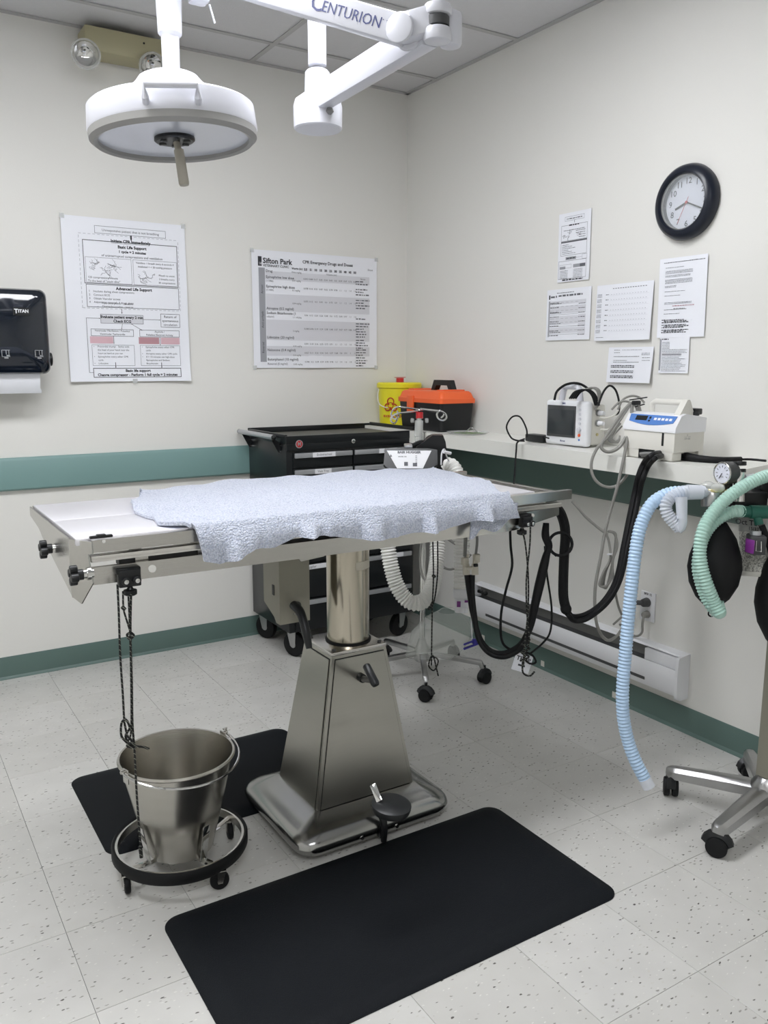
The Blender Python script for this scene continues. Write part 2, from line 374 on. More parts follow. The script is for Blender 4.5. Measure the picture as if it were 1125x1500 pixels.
MB().bx((RX0, -.024, H-.002), (0, 0, H+.003)).bx((-.024, RY0, H-.002), (0, 0, H+.003)).build('wall_angle', 'grid', ce)
cove = [(0, 0), (.013, 0), (.012, .004), (.004, .012), (.0035, .098), (.002, .1015), (0, .1015)]
MB().prism(cove, (RX0, 0, 0), -Y, Z, -(0-RX0)).build('baseboard_back', 'green', kind='structure')
MB().prism(cove, (0, 0, 0), -X, Z, -(0-RY0)).build('baseboard_right', 'green', kind='structure')
rail = [(0, 0), (.018, 0), (.026, .008), (.026, .128), (.016, .142), (0, .142)]
MB().prism(rail, (RX0, 0, .845), -Y, Z, -(0-RX0)).build('trim_1', 'greentrim', kind='structure')
MB().prism([(0, 0), (.018, 0), (.026, .008), (.026, .158), (0, .16)], (0, -.03, .842), -X, Z, -2.14).build('trim_2', 'green', kind='structure')  # same rail as trim_1; the shelf's shade is put into its darker green

# ------------------------------------------------------------------ SHELF on the right wall
t = thing('wall_shelf', (-.14, -1.1, 1.005), 'long white laminate shelf along the right wall above the green rail', 'shelf')
poly = [(0, 0), (-.29, 0), (-.29, -2.2), (-.244, -2.288), (0, -2.235)]
MB().prism(poly, (-.001, -.001, 1.006), X, Y, .059).build('board', 'laminate', t)
MB().bx((-.03, -2.2, .985), (-.0275, -.05, 1.006)).build('support_strip', 'laminate', t)

# ------------------------------------------------------------------ TOWEL DISPENSER
t = thing('towel_dispenser', (-2.06, -.01, 1.35), 'black smoked plastic paper towel dispenser hanging at the left edge of the back wall', 'dispenser')
def rrect(w_, h_, r, n=5, cx_=0, cy_=0):
    out = []
    for qx, qy, a in ((1, 1, 0), (-1, 1, 90), (-1, -1, 180), (1, -1, 270)):
        for i in range(n+1):
            an = math.radians(a+90*i/n); out.append((cx_+qx*(w_/2-r)+r*math.cos(an), cy_+qy*(h_/2-r)+r*math.sin(an)))
    return out
DX = -2.065; dw, dh = .36, .34; dz = 1.515
rings = []
for w_, h_, r, yy, oz in ((dw, dh, .03, -.002, 0), (dw, dh, .03, -.17, 0), (dw-.012, dh-.012, .035, -.187, 0), (dw-.05, dh-.06, .035, -.2, -.0), (.02, .02, .009, -.206, -.0)):
    rings.append([(DX+a, yy, dz+oz+b) for a, b in rrect(w_, h_, r)])
MB().ringloft(rings).build('housing', 'disp', t)
MB().cyl((DX+dw/2-.002, -.13, dz-.11), (DX+dw/2+.014, -.13, dz-.11), .028, n=24, bev=.004).build('side_wheel', 'black', t)
b = MB(); b.bx((-2.02, -.2085, 1.578), (-1.958, -.203, 1.608)); b.build('badge', 'black', t)
b = MB(); text(b, 'T', (-2.009, -.2088, 1.593), X, Z, .024, off=.0006); text(b, 'ITAN', (-1.982, -.2088, 1.594), X, Z, .017, off=.0006); b.build('badge_lettering', 'white', t, kind='stuff')
b = MB()
for ix in (-1.935, -2.06):
    for (a, c, d, e) in ((-.014, .014, .017, .015), (-.014, -.012, .017, -.011), (-.014, -.012, -.012, .015), (.002, -.002, .003, .014), (.012, -.008, .013, .014), (-.005, -.018, .01, -.013), (.004, -.012, .016, -.004)):
        b.bx((ix+a, -.2088, 1.425+c), (ix+max(d, a+.002), -.2035, 1.425+max(e, c+.002)))
b.build('printed_icons', 'silver', t, kind='stuff')
ps = MB(); R_ = []
for i in range(9):
    q = i/8; R_.append((-.16+.03*q*q, 1.35-.085*q))
vs = []; fs = []
for i, (yy, zz) in enumerate(R_):
    for k in range(2): vs.append(((-2.22, -1.927+.006*(i > 6))[k], yy, zz))
for i in range(8): fs.append((i*2, i*2+1, i*2+3, i*2+2))
ps.add(vs, fs); vs2 = [(v[0], v[1]+.001, v[2]) for v in vs]; ps.add(vs2, [f[::-1] for f in fs])
ps.build('paper_towel', 'paper', t)

# ------------------------------------------------------------------ POSTERS / PAPERS
class Sheet:
    """print layout on a sheet of paper; coordinates run 0..w, 0..h from the lower left"""
    def __init__(s, o, u, n, w_, h_, bend=None, skew=0): s.o = Vector(o); s.u = Vector(u); s.n = Vector(n); s.w = w_; s.h = h_; s.bend = bend; s.P = {k: MB() for k in ('ink', 'ink2', 'shade', 'shade2', 'pink', 'pink2')}; s.skew = skew
    def fn(s, lift=.0006):
        def f(a, b):
            d = s.bend(a/s.w, b/s.h) if s.bend else 0
            return s.o+s.u*(a+s.skew*b)+Z*b+s.n*(d+lift)
        return f
    def rect(s, a, b, c, d, k='ink', lift=.0006):
        f = s.fn(lift); nx = max(1, int(abs(c-a)/s.w*10)) if s.bend else 1; ny = max(1, int(abs(d-b)/s.h*10)) if s.bend else 1
        vs = [f(a+(c-a)*i/nx, b+(d-b)*j/ny) for j in range(ny+1) for i in range(nx+1)]
        s.P[k].add(vs, [(j*(nx+1)+i, j*(nx+1)+i+1, (j+1)*(nx+1)+i+1, (j+1)*(nx+1)+i) for j in range(ny) for i in range(nx)])
    def frame(s, a, b, c, d, t=.0012, k='ink'):
        s.rect(a, b, c, b+t, k, .0008); s.rect(a, d-t, c, d, k, .0008); s.rect(a, b, a+t, d, k, .0008); s.rect(c-t, b, c, d, k, .0008)
    def line(s, a, b, c, d, t=.0015, k='ink', head=0):
        f = s.fn(.001); p = Vector((a, b)); q = Vector((c, d)); dr = (q-p).normalized(); n_ = Vector((-dr.y, dr.x))*t/2
        s.P[k].add([f(*(p+n_)), f(*(p-n_)), f(*(q-n_)), f(*(q+n_))], [(0, 1, 2, 3)])
        if head: s.P[k].add([f(*(q+n_/t*head)), f(*(q-n_/t*head)), f(*(q+dr*head*1.6))], [(0, 1, 2)])
    def dash(s, a, b, c, d, L=.012, t=.001):
        p = Vector((a, b)); q = Vector((c, d)); n = int((q-p).length/(L*1.6))
        for i in range(n): r = p.lerp(q, i/n); r2 = r+(q-p).normalized()*L; s.line(r.x, r.y, r2.x, r2.y, t, 'ink2')
    def txt(s, st, a, b, size, align='CENTER', k='ink', bold=0): text(s.P[k], st, (a, b), (1, 0), (0, 1), size, align, off=bold, fn=s.fn(.0012))
    def scrib(s, a, b, c, h_, k='ink2', seed=0):
        rnd = random.Random(seed+int(a*1e4)+int(b*1e4)); x = a
        while x < c:
            L = rnd.uniform(.6, 2.6)*h_*1.6; s.rect(x, b, min(c, x+L), b+h_*rnd.uniform(.8, 1.1), k, .001); x += L+h_*.7
    def finish(s, name, label, pins=()):
        nx, ny = (14, 14) if s.bend else (2, 2); f = s.fn(0); g = s.fn(-.0007)
        vs = [f(s.w*i/nx, s.h*j/ny) for j in range(ny+1) for i in range(nx+1)]+[g(s.w*i/nx, s.h*j/ny) for j in range(ny+1) for i in range(nx+1)]
        n0 = (nx+1)*(ny+1); fs = []
        for j in range(ny):
            for i in range(nx):
                q = (j*(nx+1)+i, j*(nx+1)+i+1, (j+1)*(nx+1)+i+1, (j+1)*(nx+1)+i); fs += [q, tuple(k+n0 for k in q[::-1])]
        rim = [i for i in range(nx+1)]+[(nx+1)*(j+1)+nx for j in range(ny)]+[(nx+1)*ny+nx-1-i for i in range(nx)]+[(nx+1)*(ny-1-j) for j in range(ny-1)]
        for a, b in zip(rim, rim[1:]+rim[:1]): fs.append((a, a+n0, b+n0, b))
        t = thing(name, s.o, label, 'poster' if name == 'poster' else 'paper')
        MB().add(vs, fs).build('sheet', 'paper', t)
        for k, nm in (('ink', 'black_print'), ('ink2', 'grey_print'), ('shade', 'table_shading'), ('shade2', 'dark_band'), ('pink', 'pink_highlight'), ('pink2', 'dark_pink_highlight')):
            if s.P[k].f: s.P[k].build(nm, k, t, flat=True, kind='stuff')
        for (a, b) in pins:
            MB().box(s.fn(.002)(a, b)-s.n*.001, (.02, .0012, .02) if abs(s.n.y) > .5 else (.0012, .02, .02), rz=0).build('tape', 'clear', t)
        return t
W1, H1 = .545, .705
def bend1(a, b): return .004+.018*max(0, .25-a)**1*2*(1-abs(b-.5)) + .020*max(0, .15-b)*4*(.3+.7*abs(a-.5)) + .012*max(0, a-.85)*(1-b)*4
S = Sheet((-1.777, -.003, 1.308), X, -Y, W1, H1, bend1)
S.frame(.14, .64, .455, .672, .0015, 'ink2'); S.txt('Unresponsive patient that is not breathing', .2975, .655, .0148, k='ink2')
S.line(.2975, .64, .2975, .628, .007); S.line(.2975, .632, .2975, .628, .002, head=.008)
for q in ((.07, .635, .51, .635), (.07, .32, .51, .32), (.07, .32, .07, .635), (.51, .32, .51, .635)): S.dash(*q)
S.frame(.085, .425, .505, .61, .0025); 
S.txt('Initiate CPR Immediately', .295, .612, .0175, bold=.0006); S.line(.21, .603, .38, .603, .001)
S.txt('Basic Life Support', .30, .588, .0175, bold=.0006); S.txt('1 cycle = 2 minutes', .30, .568, .0155, bold=.0005)
S.txt('of uninterrupted compressions and ventilation', .30, .548, .0145, k='ink2')
S.frame(.093, .43, .293, .538, .001, 'ink2'); S.frame(.3, .43, .5, .538, .001, 'ink2')
S.txt('120 compressions/minute', .1, .452, .0125, 'LEFT', 'ink2'); S.txt('To the beat of "stayin alive"', .1, .437, .0125, 'LEFT', 'ink2')
S.txt('Ventilate: 1 breath every 6 seconds if', .4, .525, .0115, k='ink2'); S.txt('intubated = < 20 mmHg pressure', .4, .509, .0115, k='ink2')
for i, st in enumerate(('Mouth to snout', '2 breaths every', '30 compressions')): S.txt(st, .452, .475-.016*i, .0115, k='ink2')
def sketch(x, y, r, n, sd):
    rnd = random.Random(sd); p = Vector((x, y)); a = rnd.uniform(0, 6)
    for i in range(n):
        a += rnd.uniform(-1.2, 1.6); q = p+Vector((math.cos(a)*r, math.sin(a)*r*.7))*rnd.uniform(.2, .5)
        S.line(p.x, p.y, q.x, q.y, .0009, 'ink2'); p = q if (q-Vector((x, y))).length < r else Vector((x, y))
for a in ((.135, .51, .02, 46), (.22, .505, .028, 50), (.18, .475, .025, 46), (.35, .46, .028, 56), (.12, .492, .014, 20), (.385, .475, .012, 16)): sketch(*a, int(a[0]*1e3))
S.frame(.09, .325, .505, .422, .0018); S.txt('Advanced Life Support', .30, .408, .0175, bold=.0006)
for i, st in enumerate(('Intubate during chest compressions', 'Connect ECG', 'Obtain Vascular access', 'Administer reversals if drugs given')):
    S.txt(str(i+1), .1, .393-.0155*i, .0125, 'LEFT', 'ink2'); S.txt(st, .12, .393-.0155*i, .0125, 'LEFT', 'ink2')
for i, st in enumerate(('Hydromorphone - naloxone', 'Dexmedetomidine - reverse')): S.txt('- ', .135, .343-.0135*i, .012, 'LEFT', 'ink2'); S.txt(st, .155, .343-.0135*i, .012, 'LEFT', 'ink2')
S.line(.24, .32, .24, .306, .002, head=.005)
S.rect(.145, .256, .335, .296, 'shade'); S.frame(.145, .256, .335, .296, .0015, 'ink2'); S.txt('Evaluate patient every 2 min', .24, .284, .0165, bold=.0006); S.txt('Check ECG', .24, .266, .0165, bold=.0006)
S.line(.335, .277, .408, .277, .0015, head=.004)
S.frame(.415, .245, .505, .305, .0015)
for i, st in enumerate(('Return of', 'spontaneous', 'circulation')): S.txt(st, .46, .292-.018*i, .015)
S.line(.24, .256, .236, .236, .0015, head=.004); S.line(.28, .256, .322, .232, .0015, head=.005)
S.frame(.1, .2, .288, .231, .0015); S.txt('Ventricular Fibrillation / Pulseless', .194, .2235, .0115, k='ink'); S.txt('Ventricular Tachycardia', .194, .209, .0115, k='ink')
S.frame(.315, .2, .5, .231, .0015); S.txt('Asystole /', .4075, .2235, .0115); S.txt('Pulseless Electrical Activity', .4075, .209, .0115)
S.rect(.094, .168, .195, .198, 'pink'); S.rect(.31, .168, .404, .198, 'pink2'); S.rect(.412, .168, .5, .198, 'pink')
S.line(.198, .2, .198, .172, .0018, head=.004); S.line(.408, .2, .408, .168, .0018, head=.004)
S.frame(.1, .07, .288, .162, .0012, 'ink2'); S.frame(.315, .07, .5, .162, .0012, 'ink2')
for i, st in enumerate(('Precordial thump:   Strike with', 'the heel of your hand over the', 'heart as hard as you can', 'Epinephrine every other CPR', 'cycle', 'Lidocaine')): S.txt(st, .125, .154-.0148*i, .0112, 'LEFT', 'ink2')
for i, st in enumerate(('Epinephrine every other CPR', 'cycle', 'Atropine every other CPR cycle', 'If > 10 minutes use high-dose', 'Epinephrine and Sodium', 'Bicarbonate')): S.txt(st, .34, .154-.0148*i, .0112, 'LEFT', 'ink2')
for i in (0, 3, 5): S.rect(.108, .153-.0148*i, .1105, .1555-.0148*i, 'ink2'); S.rect(.323, .153-.0148*(0, 2, 3)[(0, 3, 5).index(i)], .3255, .1555-.0148*(0, 2, 3)[(0, 3, 5).index(i)], 'ink2')
S.line(.2, .085, .2, .066, .0025, head=.005); S.line(.41, .085, .41, .066, .0025, head=.005)
S.frame(.1, .018, .5, .06, .0025); S.txt('Basic life support', .3, .0475, .0165, bold=.0006); S.txt('Change compressor - Perform 1 full cycle = 2 minutes', .3, .029, .0165, bold=.0006)
S.line(.1, .04, .083, .04, .0015); S.line(.083, .04, .083, .277, .0015); S.line(.083, .277, .139, .277, .0015, head=.004)
S.finish('poster', 'white poster with a boxed CPR flow chart and pink highlights', ((.006, H1-.004), (W1-.006, H1-.004), (W1*.52, .001)))

W2, H2 = .71, .565
def bend2(a, b): return .003+.010*max(0, .12-b)*6*math.exp(-((a-.45)/.12)**2)+.012*max(0, a-.93)*3+.01*max(0, .08-a)*3
S = Sheet((-.905, -.003, 1.367), X, -Y, W2, H2, bend2)
S.rect(.034, .49, .054, .535, 'ink'); S.rect(.04, .497, .054, .508, 'shade')
S.txt('Sifton Park', .06, .515, .0355, 'LEFT', bold=.0009); S.txt('VETERINARY CLINIC', .06, .4925, .0152, 'LEFT', bold=.0003)
S.txt('CPR Emergency Drugs and Doses', .275, .522, .021, 'LEFT', bold=.0004); S.txt('Dose', .655, .505, .014, 'LEFT')
S.rect(.036, .285, .07, .482, 'shade2'); S.rect(.036, .03, .07, .285, 'shade2')
f_ = S.fn(.0012)
def vtxt(st, x, y, size): text(S.P['ink'], st, (x, y), (0, 1), (-1, 0), size, 'CENTER', fn=S.fn(.0014))
vtxt('Arrest', .053, .38, .016); vtxt('Anti-arrhyth', .053, .235, .016); vtxt('Reversal', .053, .1, .016)
rows_ = [(.428, .468), (.278, .36), (.137, .236), (.06, .108)]
for a, b in rows_: S.rect(.072, a, .665, b, 'shade')
for st, y in (('Drug', .468), ('Epinephrine low dose', .44), ('Epinephrine high dose', .395), ('Atropine (0.5 mg/ml)', .29), ('Sodium Bicarbonate (1', .268), ('Lidocaine (20 mg/ml)', .15), ('Naloxone (0.4 mg/ml)', .088), ('Butorphanol (10 mg/ml)', .042)):
    S.txt(st, .074, y, .0175, 'LEFT', bold=.0002)
S.txt('(1:1000)', .074, .421, .012, 'LEFT'); S.txt('(1:1000)', .074, .378, .012, 'LEFT'); S.txt('mEq/ml)', .074, .25, .012, 'LEFT'); S.txt('Reversal (5 mg/ml)', .074, .02, .0145, 'LEFT')
S.txt('Weight (kg)', .215, .487, .0125, 'LEFT', bold=.0004); S.txt('Dose mg/kg', .215, .469, .011, 'LEFT'); S.txt('Volume (ml)', .44, .468, .012)
ws = ['2.5', '5', '10', '15', '20', '25', '30', '35', '40', '45', '50']
for i, q in enumerate(ws):
    x = .292+.0285*i; S.rect(x-.01, .48, x+.01, .493, 'shade'); S.txt(q, x, .4865, .0145, bold=.0006)
for y, d in ((.44, '0.01 mg/kg'), (.393, '0.1 mg/kg'), (.33, '0.04 mg/kg'), (.262, '1.1 mEq/kg'), (.195, '2 mg/kg'), (.12, '0.04 mg/kg'), (.075, '0.4 mg/kg'), (.03, '0.05 mg/kg')):
    S.txt(d, .216, y-.012, .011, 'LEFT')
    for i in range(11): S.txt(('%.2g' % (float(ws[i])*(.01+.01*((y*97) % 3)))).lstrip(), .292+.0285*i, y, .0115)
S.txt('Notes', .625, .456, .012)
for y, n in ((.44, 2), (.4, 3), (.345, 4), (.25, 1), (.225, 6), (.14, 4), (.09, 4), (.035, 3)):
    for k in range(n): S.scrib(.582, y-.0135*k, .582+random.uniform(.04, .085), .006, 'ink2', k)
S.finish('poster', 'white wide poster with a grey striped table of emergency drug doses', ((.004, H2-.004), (W2-.004, H2-.004), (.004, .002), (W2-.004, .002)))

def psheet(y0, y1, z0, z1, skew=0, th=.003, bend=None): return Sheet((-th, y0, z0), -Y, -X, abs(y1-y0), z1-z0, bend, skew)
def pb(a, b): return .002+.006*(a-.5)**2+.008*max(0, .12-b)
S = psheet(-1.172, -1.355, 1.73, 2.007, -.01, bend=pb); w_, h_ = S.w, S.h
S.frame(.035, .245, .145, .262, .0009, 'ink2'); S.scrib(.045, .251, .135, .004, 'ink2')
S.line(.09, .245, .09, .238, .002, head=.003); S.frame(.016, .165, .165, .228, .0012, 'ink2'); S.scrib(.06, .224, .12, .005, 'ink'); S.scrib(.03, .206, .15, .0025)
for q in ((.035, .19), (.065, .195), (.055, .18), (.115, .185)): sketch(q[0], q[1], .013, 24, int(q[0]*999))
for k in range(4): S.scrib(.1+.02*(k > 1), .2-.009*k, .155, .0025, seed=k)
S.rect(.016, .158, .165, .164, 'ink2'); S.frame(.016, .106, .165, .164, .0012, 'ink2')
for k in range(6): S.scrib(.024, .148-.007*k, .06+.02*((k*7) % 3), .0022, seed=k)
S.rect(.045, .088, .105, .1, 'shade2'); S.scrib(.05, .092, .1, .004, 'ink'); S.frame(.14, .085, .168, .104, .0008, 'ink2'); S.line(.105, .094, .138, .094, .0008)
S.frame(.006, .012, .165, .085, .0012, 'ink2'); S.frame(.012, .055, .08, .07, .0008, 'ink2')
S.rect(.012, .052, .045, .063, 'shade2'); S.rect(.09, .055, .16, .068, 'shade2'); S.rect(.125, .055, .16, .068, 'ink2')
for k in range(6): S.scrib(.014, .044-.006*k, .06, .002, seed=k); S.scrib(.092, .046-.006*k, .145, .002, seed=k+9)
S.scrib(.03, .005, .15, .005, 'ink'); S.finish('wall_paper_sheet', 'small printed flow chart sheet, uppermost paper left of the clock')
S = psheet(-1.113, -1.372, 1.49, 1.702, bend=pb); S.rect(.012, .172, .02, .19, 'ink'); S.scrib(.024, .178, .06, .008, 'ink2'); S.scrib(.06, .195, .16, .003); S.scrib(.07, .181, .21, .007, 'ink2')
S.rect(.012, .015, .02, .165, 'shade2')
for a, b in ((.15, .164), (.112, .142), (.067, .1), (.03, .052)): S.rect(.02, a, .232, b, 'shade'); S.scrib(.022, a+.001, .09, .003)
for k in range(8): S.scrib(.022, .018+.0195*k, .075, .0035, 'ink2', k); S.scrib(.19, .02+.018*k, .228, .003, 'ink2', k); S.rect(.19, .02+.018*k, .232, .032+.018*k, 'shade')
for k in range(9): S.rect(.02, .024+.0165*k, .19, .0248+.0165*k, 'ink2')
S.finish('wall_paper_sheet', 'printed sheet with a grey banded table beneath the small flow chart sheet')
S = psheet(-1.404, -1.69, 1.482, 1.7, .0, bend=lambda a, b: .003+.012*(1-b)*(.5+a*.3))
for k in range(14): S.rect(.085+.0125*k, .2, .092+.0125*k, .2025, 'ink2', .001)
for g in range(8):
    y = .178-.02*g
    for k in range(3): S.scrib(.006, y+.003-.005*k, .03, .002, 'ink2', g+k)
    S.scrib(.05, y, .066, .003, 'ink2', g)
    for k in range(14): S.rect(.075+.0135*k, y-.004, .0755+.0135*k, y+.005, 'shade'); S.rect(.078+.0135*k, y, .081+.0135*k, y+.0015, 'ink2')
    S.rect(.07, y-.004, .268, y-.0033, 'shade')
S.scrib(.01, .012, .05, .002); S.finish('wall_paper_sheet', 'white packet with a faint number grid, between banded table and long page')
S = psheet(-1.718, -1.927, 1.487, 1.772, -.02, bend=pb)
S.scrib(.02, .268, .2, .0025, 'ink2')
for y, n, L in ((.25, 1, .08), (.238, 3, .12), (.222, 2, .11), (.207, 4, .12), (.185, 2, .05), (.165, 1, .09), (.15, 1, .07), (.125, 2, .12), (.1, 1, .1), (.085, 1, .07)):
    for k in range(n): S.scrib(.028, y-.0042*k, .028+L, .0017, 'ink2', k)
S.scrib(.065, .112, .16, .003, 'pink2'); S.scrib(.07, .102, .12, .003, 'shade2')
for g in range(3):
    for k in range(3): S.scrib(.02+.01*k % .02, .062-.018*g-.0045*k, .12+.01*((g+k) % 3), .0032, 'ink', g+k)
S.finish('wall_paper_sheet', 'long printed text page directly under the wall clock')
S = psheet(-1.48, -1.705, 1.318, 1.455, .02, bend=lambda a, b: .004+.012*(1-b)*(.4+.6*a))
for y, a, c, k in ((.125, .03, .06, 'ink2'), (.125, .07, .17, 'shade2'), (.115, .03, .06, 'ink2'), (.1, .03, .16, 'ink2'), (.085, .03, .1, 'ink2'), (.078, .03, .16, 'ink2'), (.112, .17, .21, 'ink2'), (.106, .17, .21, 'ink2'), (.095, .175, .215, 'ink2'), (.085, .175, .215, 'ink2')): S.scrib(a, y, c, .0022, k)
for g in range(3):
    for k in range(2): S.scrib(.02, .064-.02*g-.006*k, .14, .0035, 'ink', g+k)
S.finish('wall_paper_sheet', 'small stapled text pages curling off the wall above the white pump')
S = psheet(-1.735, -1.868, 1.357, 1.487, -.01, bend=pb)
S.rect(.0, .01, .008, .125, 'shade2'); S.scrib(.01, .122, .04, .004, 'ink')
for k in range(20): S.scrib(.012, .112-.0055*k, (.045 if k < 5 else random.uniform(.09, .125)), .0018, 'ink2', k)
S.rect(.012, .066, .1, .071, 'shade2'); S.finish('wall_paper_sheet', 'narrow text sheet with grey left margin, just below the long text page')

# ------------------------------------------------------------------ CLOCK
cc = Vector((-.001, -1.822, 1.957)); t = thing('wall_clock', cc, 'round black rimmed wall clock with white dial on the right wall', 'clock')
AX = -X
b = MB(); b.lathe([(.128, 0), (.131, .012), (.126, .03), (.113, .043), (.100, .046), (.0945, .04), (.092, .018), (.092, .006), (.128, 0)], cc, AX, 64, caps=(False, False)); b.build('rim', 'clockrim', t)
MB().lathe([(.0935, .004), (.0935, .009)], cc, AX, 48).build('dial', 'face', t)
MB().lathe([(.0942, .008), (.0965, .008), (.0942, .036), (.092, .036)], cc, AX, 48, caps=(False, False), closed=True).build('inner_bezel', 'grey', t)
b = MB(); U_ = -Y
for k in range(1, 13):
    a = math.radians(90-30*k); text(b, str(k), cc-X*.0095+(U_*math.cos(a)+Z*math.sin(a))*.073, U_, Z, .029, off=.0004)
b.build('numerals', 'ink', t, flat=True, kind='stuff')
def hand(ang, L, w_, d, tail=0):
    dr = U_*math.sin(math.radians(ang))+Z*math.cos(math.radians(ang)); return MB().beam(cc-X*d-dr*tail, cc-X*d+dr*L, w_, .001, up=X)
hand(249, .052, .0066, .013).build('hour_hand', 'black', t); hand(114, .074, .005, .0145).build('minute_hand', 'black', t)
hand(206, .076, .0014, .016, .02).cyl(cc-X*.012, cc-X*.017, .0045).build('second_hand', 'red', t)
MB().lathe([(.0918, .034), (.0918, .0352)], cc, AX, 40).build('glass_cover', 'glass', t)

# ------------------------------------------------------------------ EMERGENCY LIGHT
t = thing('emergency_light', (-1.5, -.01, 2.6), 'cream emergency light box with two round lamp heads high on the back wall', 'light')
MB().bx((-1.66, -.13, 2.65), (-1.33, -.002, 2.745), .006).build('housing', 'cream', t)
MB().cyl((-1.42, -.1305, 2.715), (-1.42, -.1325, 2.715), .004, n=10).build('indicator', 'black', t)
for hx_ in (-1.665, -1.405):
    c = Vector((hx_, -.15, 2.628)); ax = Vector((-.25 if hx_ < -1.5 else .2, -.85, -.5)).normalized()
    h = MB().lathe([(.014, -.03), (.04, -.02), (.056, .01), (.058, .022), (.052, .024), (.046, .012)], c, ax, 28, caps=(True, False)).build('lamp_head', 'lampglass', t, label='round clear plastic lamp head')
    MB().lathe([(.012, -.012), (.03, -.002), (.045, .014)], c, ax, 24, caps=(True, False)).build('reflector', 'chrome', h)
    MB().cyl(c-ax*.03, Vector((hx_+.015, -.09, 2.66)), .011, n=12).build('swivel', 'cream', t)

# ------------------------------------------------------------------ SURGICAL LIGHT
pv = Vector((-1.36, -1.58, 0)); LC = Vector((-1.793, -1.5745, 0))
t = thing('surgical_light', (pv.x, pv.y, H), 'white ceiling mounted surgical light on a jointed arm above the table', 'lamp')
MB().lathe([(.12, H-.001), (.12, H-.03), (.11, H-.04), (.03, H-.045)], (pv.x, pv.y, 0), n=36).build('ceiling_flange', 'lamp', t)
MB().lathe([(.0265, 2.24), (.0265, H-.03)], (pv.x, pv.y, 0), n=28).build('ceiling_tube', 'lamp', t)
MB().lathe([(.066, 2.064), (.0705, 2.068), (.0712, 2.128), (.066, 2.145), (.038, 2.165), (.036, 2.22), (.03, 2.226), (.0265, 2.228)], (pv.x, pv.y, 0), n=40).build('pivot_drum', 'lamp', t)
MB().bx((pv.x-.03, pv.y-.045, 2.0665), (pv.x-.018, pv.y-.04, 2.0685)).build('vent_slot', 'black', t)
JT = Vector((-1.375, -2.20, 2.163))
b = MB(); b.beam((pv.x-.012, pv.y-.04, 2.141), (JT.x-.0, JT.y+.03, 2.150), .042, .068, .005); b.build('lower_arm', 'lamp', t)
MB().lathe([(.005, 2.115), (.012, 2.098), (.004, 2.09)], (pv.x-.0, pv.y-.073, 0), n=12).build('arm_bracket', 'grey', t)
# joint : two knuckles
b = MB(); b.cyl((JT.x, JT.y, 2.1160), (JT.x, JT.y, 2.1460), .032, bev=.007).cyl((JT.x, JT.y, 2.1710), (JT.x, JT.y, 2.1960), .032, bev=.007).cyl((JT.x, JT.y, 2.1310), (JT.x, JT.y, 2.1810), .018)
b.cyl((JT.x+.045, JT.y+.01, 2.1160), (JT.x+.045, JT.y+.01, 2.1910), .026, bev=.008)
b.beam((JT.x-.01, JT.y, 2.1295), (JT.x+.05, JT.y+.01, 2.1295), .04, .022, .004).beam((JT.x-.01, JT.y, 2.1830), (JT.x+.05, JT.y+.01, 2.1830), .04, .018, .004)
b.build('joint_knuckle', 'lamp', t)
MB().cyl((JT.x, JT.y, 2.1490), (JT.x, JT.y, 2.1680), .027).build('joint_ring', 'dgrey', t)
A1 = Vector((LC.x, LC.y, 2.415)); A0 = JT+Vector((-.055, .055, -.018)); dr = (A1-A0).normalized(); sd = dr.cross(Z).normalized(); up_ = sd.cross(dr)
MB().beam(JT+Vector((-.008, .008, .0)), A0+dr*.015, .045, .06, .008).build('joint_yoke', 'lamp', t)
ua = MB().beam(A0, A1, .045, .062, .006).build('upper_arm', 'lamp', t)
side = -sd if (-sd).dot(CAM-A0) > 0 else sd
MB().cyl(A0+side*.018, A0+side*.032, .034, bev=.006).cyl(A0-side*.032, A0-side*.018, .034, bev=.006).build('arm_cap', 'lamp', t)
b = MB(); q = A0+dr*.15+side*.0235; tu = -dr; tv = tu.cross(side)*-1
tu = -dr
if tu.dot(RT) < 0: tu = -tu
tv = side.cross(tu)
if tv.z < 0: tv = -tv
text(b, 'C', A0-tu*.252+side*.0236+tv*.001, tu, tv, .052, 'LEFT', off=.0002); text(b, 'ENTURION', A0-tu*.219+side*.0236-tv*.002, tu, tv, .034, 'LEFT', sp=.98)
text(b, '. .', A0-tu*.05+side*.0236+tv*.012, tu, tv, .02, 'LEFT'); b.build('lettering', 'navy', t, flat=True)
L0 = Vector((LC.x, LC.y, 0))
MB().lathe([(.0225, 2.138), (.0235, 2.235), (.031, 2.243), (.033, 2.31), (.036, 2.38), (.042, 2.41), (.042, 2.50), (.03, 2.505)], L0, n=28).build('neck', 'lamp', t)
b = MB(); b.box(A1+Vector((.075, -.02, -.075)), (.05, .05, .03), .01).tube([A1+Vector((.1, -.03, -.09)), A1+Vector((.112, -.035, -.135))], .0025, 6); b.build('brake_knob', 'lamp', t)
TH = Matrix.Translation(Vector((LC.x, LC.y, 2.0))) @ Matrix.Rotation(math.radians(-3.6), 4, Vector((FW.x, FW.y, 0)).normalized()) @ Matrix.Translation(-Vector((LC.x, LC.y, 2.0)))
hd = MB(TH).lathe([(.202, 1.996), (.2195, 1.994), (.223, 2.002), (.218, 2.058), (.212, 2.063), (.16, 2.078), (.115, 2.096), (.088, 2.122), (.078, 2.135), (.07, 2.139), (.0, 2.14)], L0, n=72, caps=(True, False)).build('lamp_head', 'lamp', t)
MB(TH).lathe([(.221, 2.0), (.2195, 1.98), (.208, 1.970), (.198, 1.974), (.197, 1.990)], L0, n=72, caps=(False, False)).build('rubber_ring', 'ring', hd)
MB(TH).lathe([(.001, 1.987), (.12, 1.986), (.1985, 1.984)], L0, n=64, caps=(False, False)).build('front_lens', 'lens', hd)
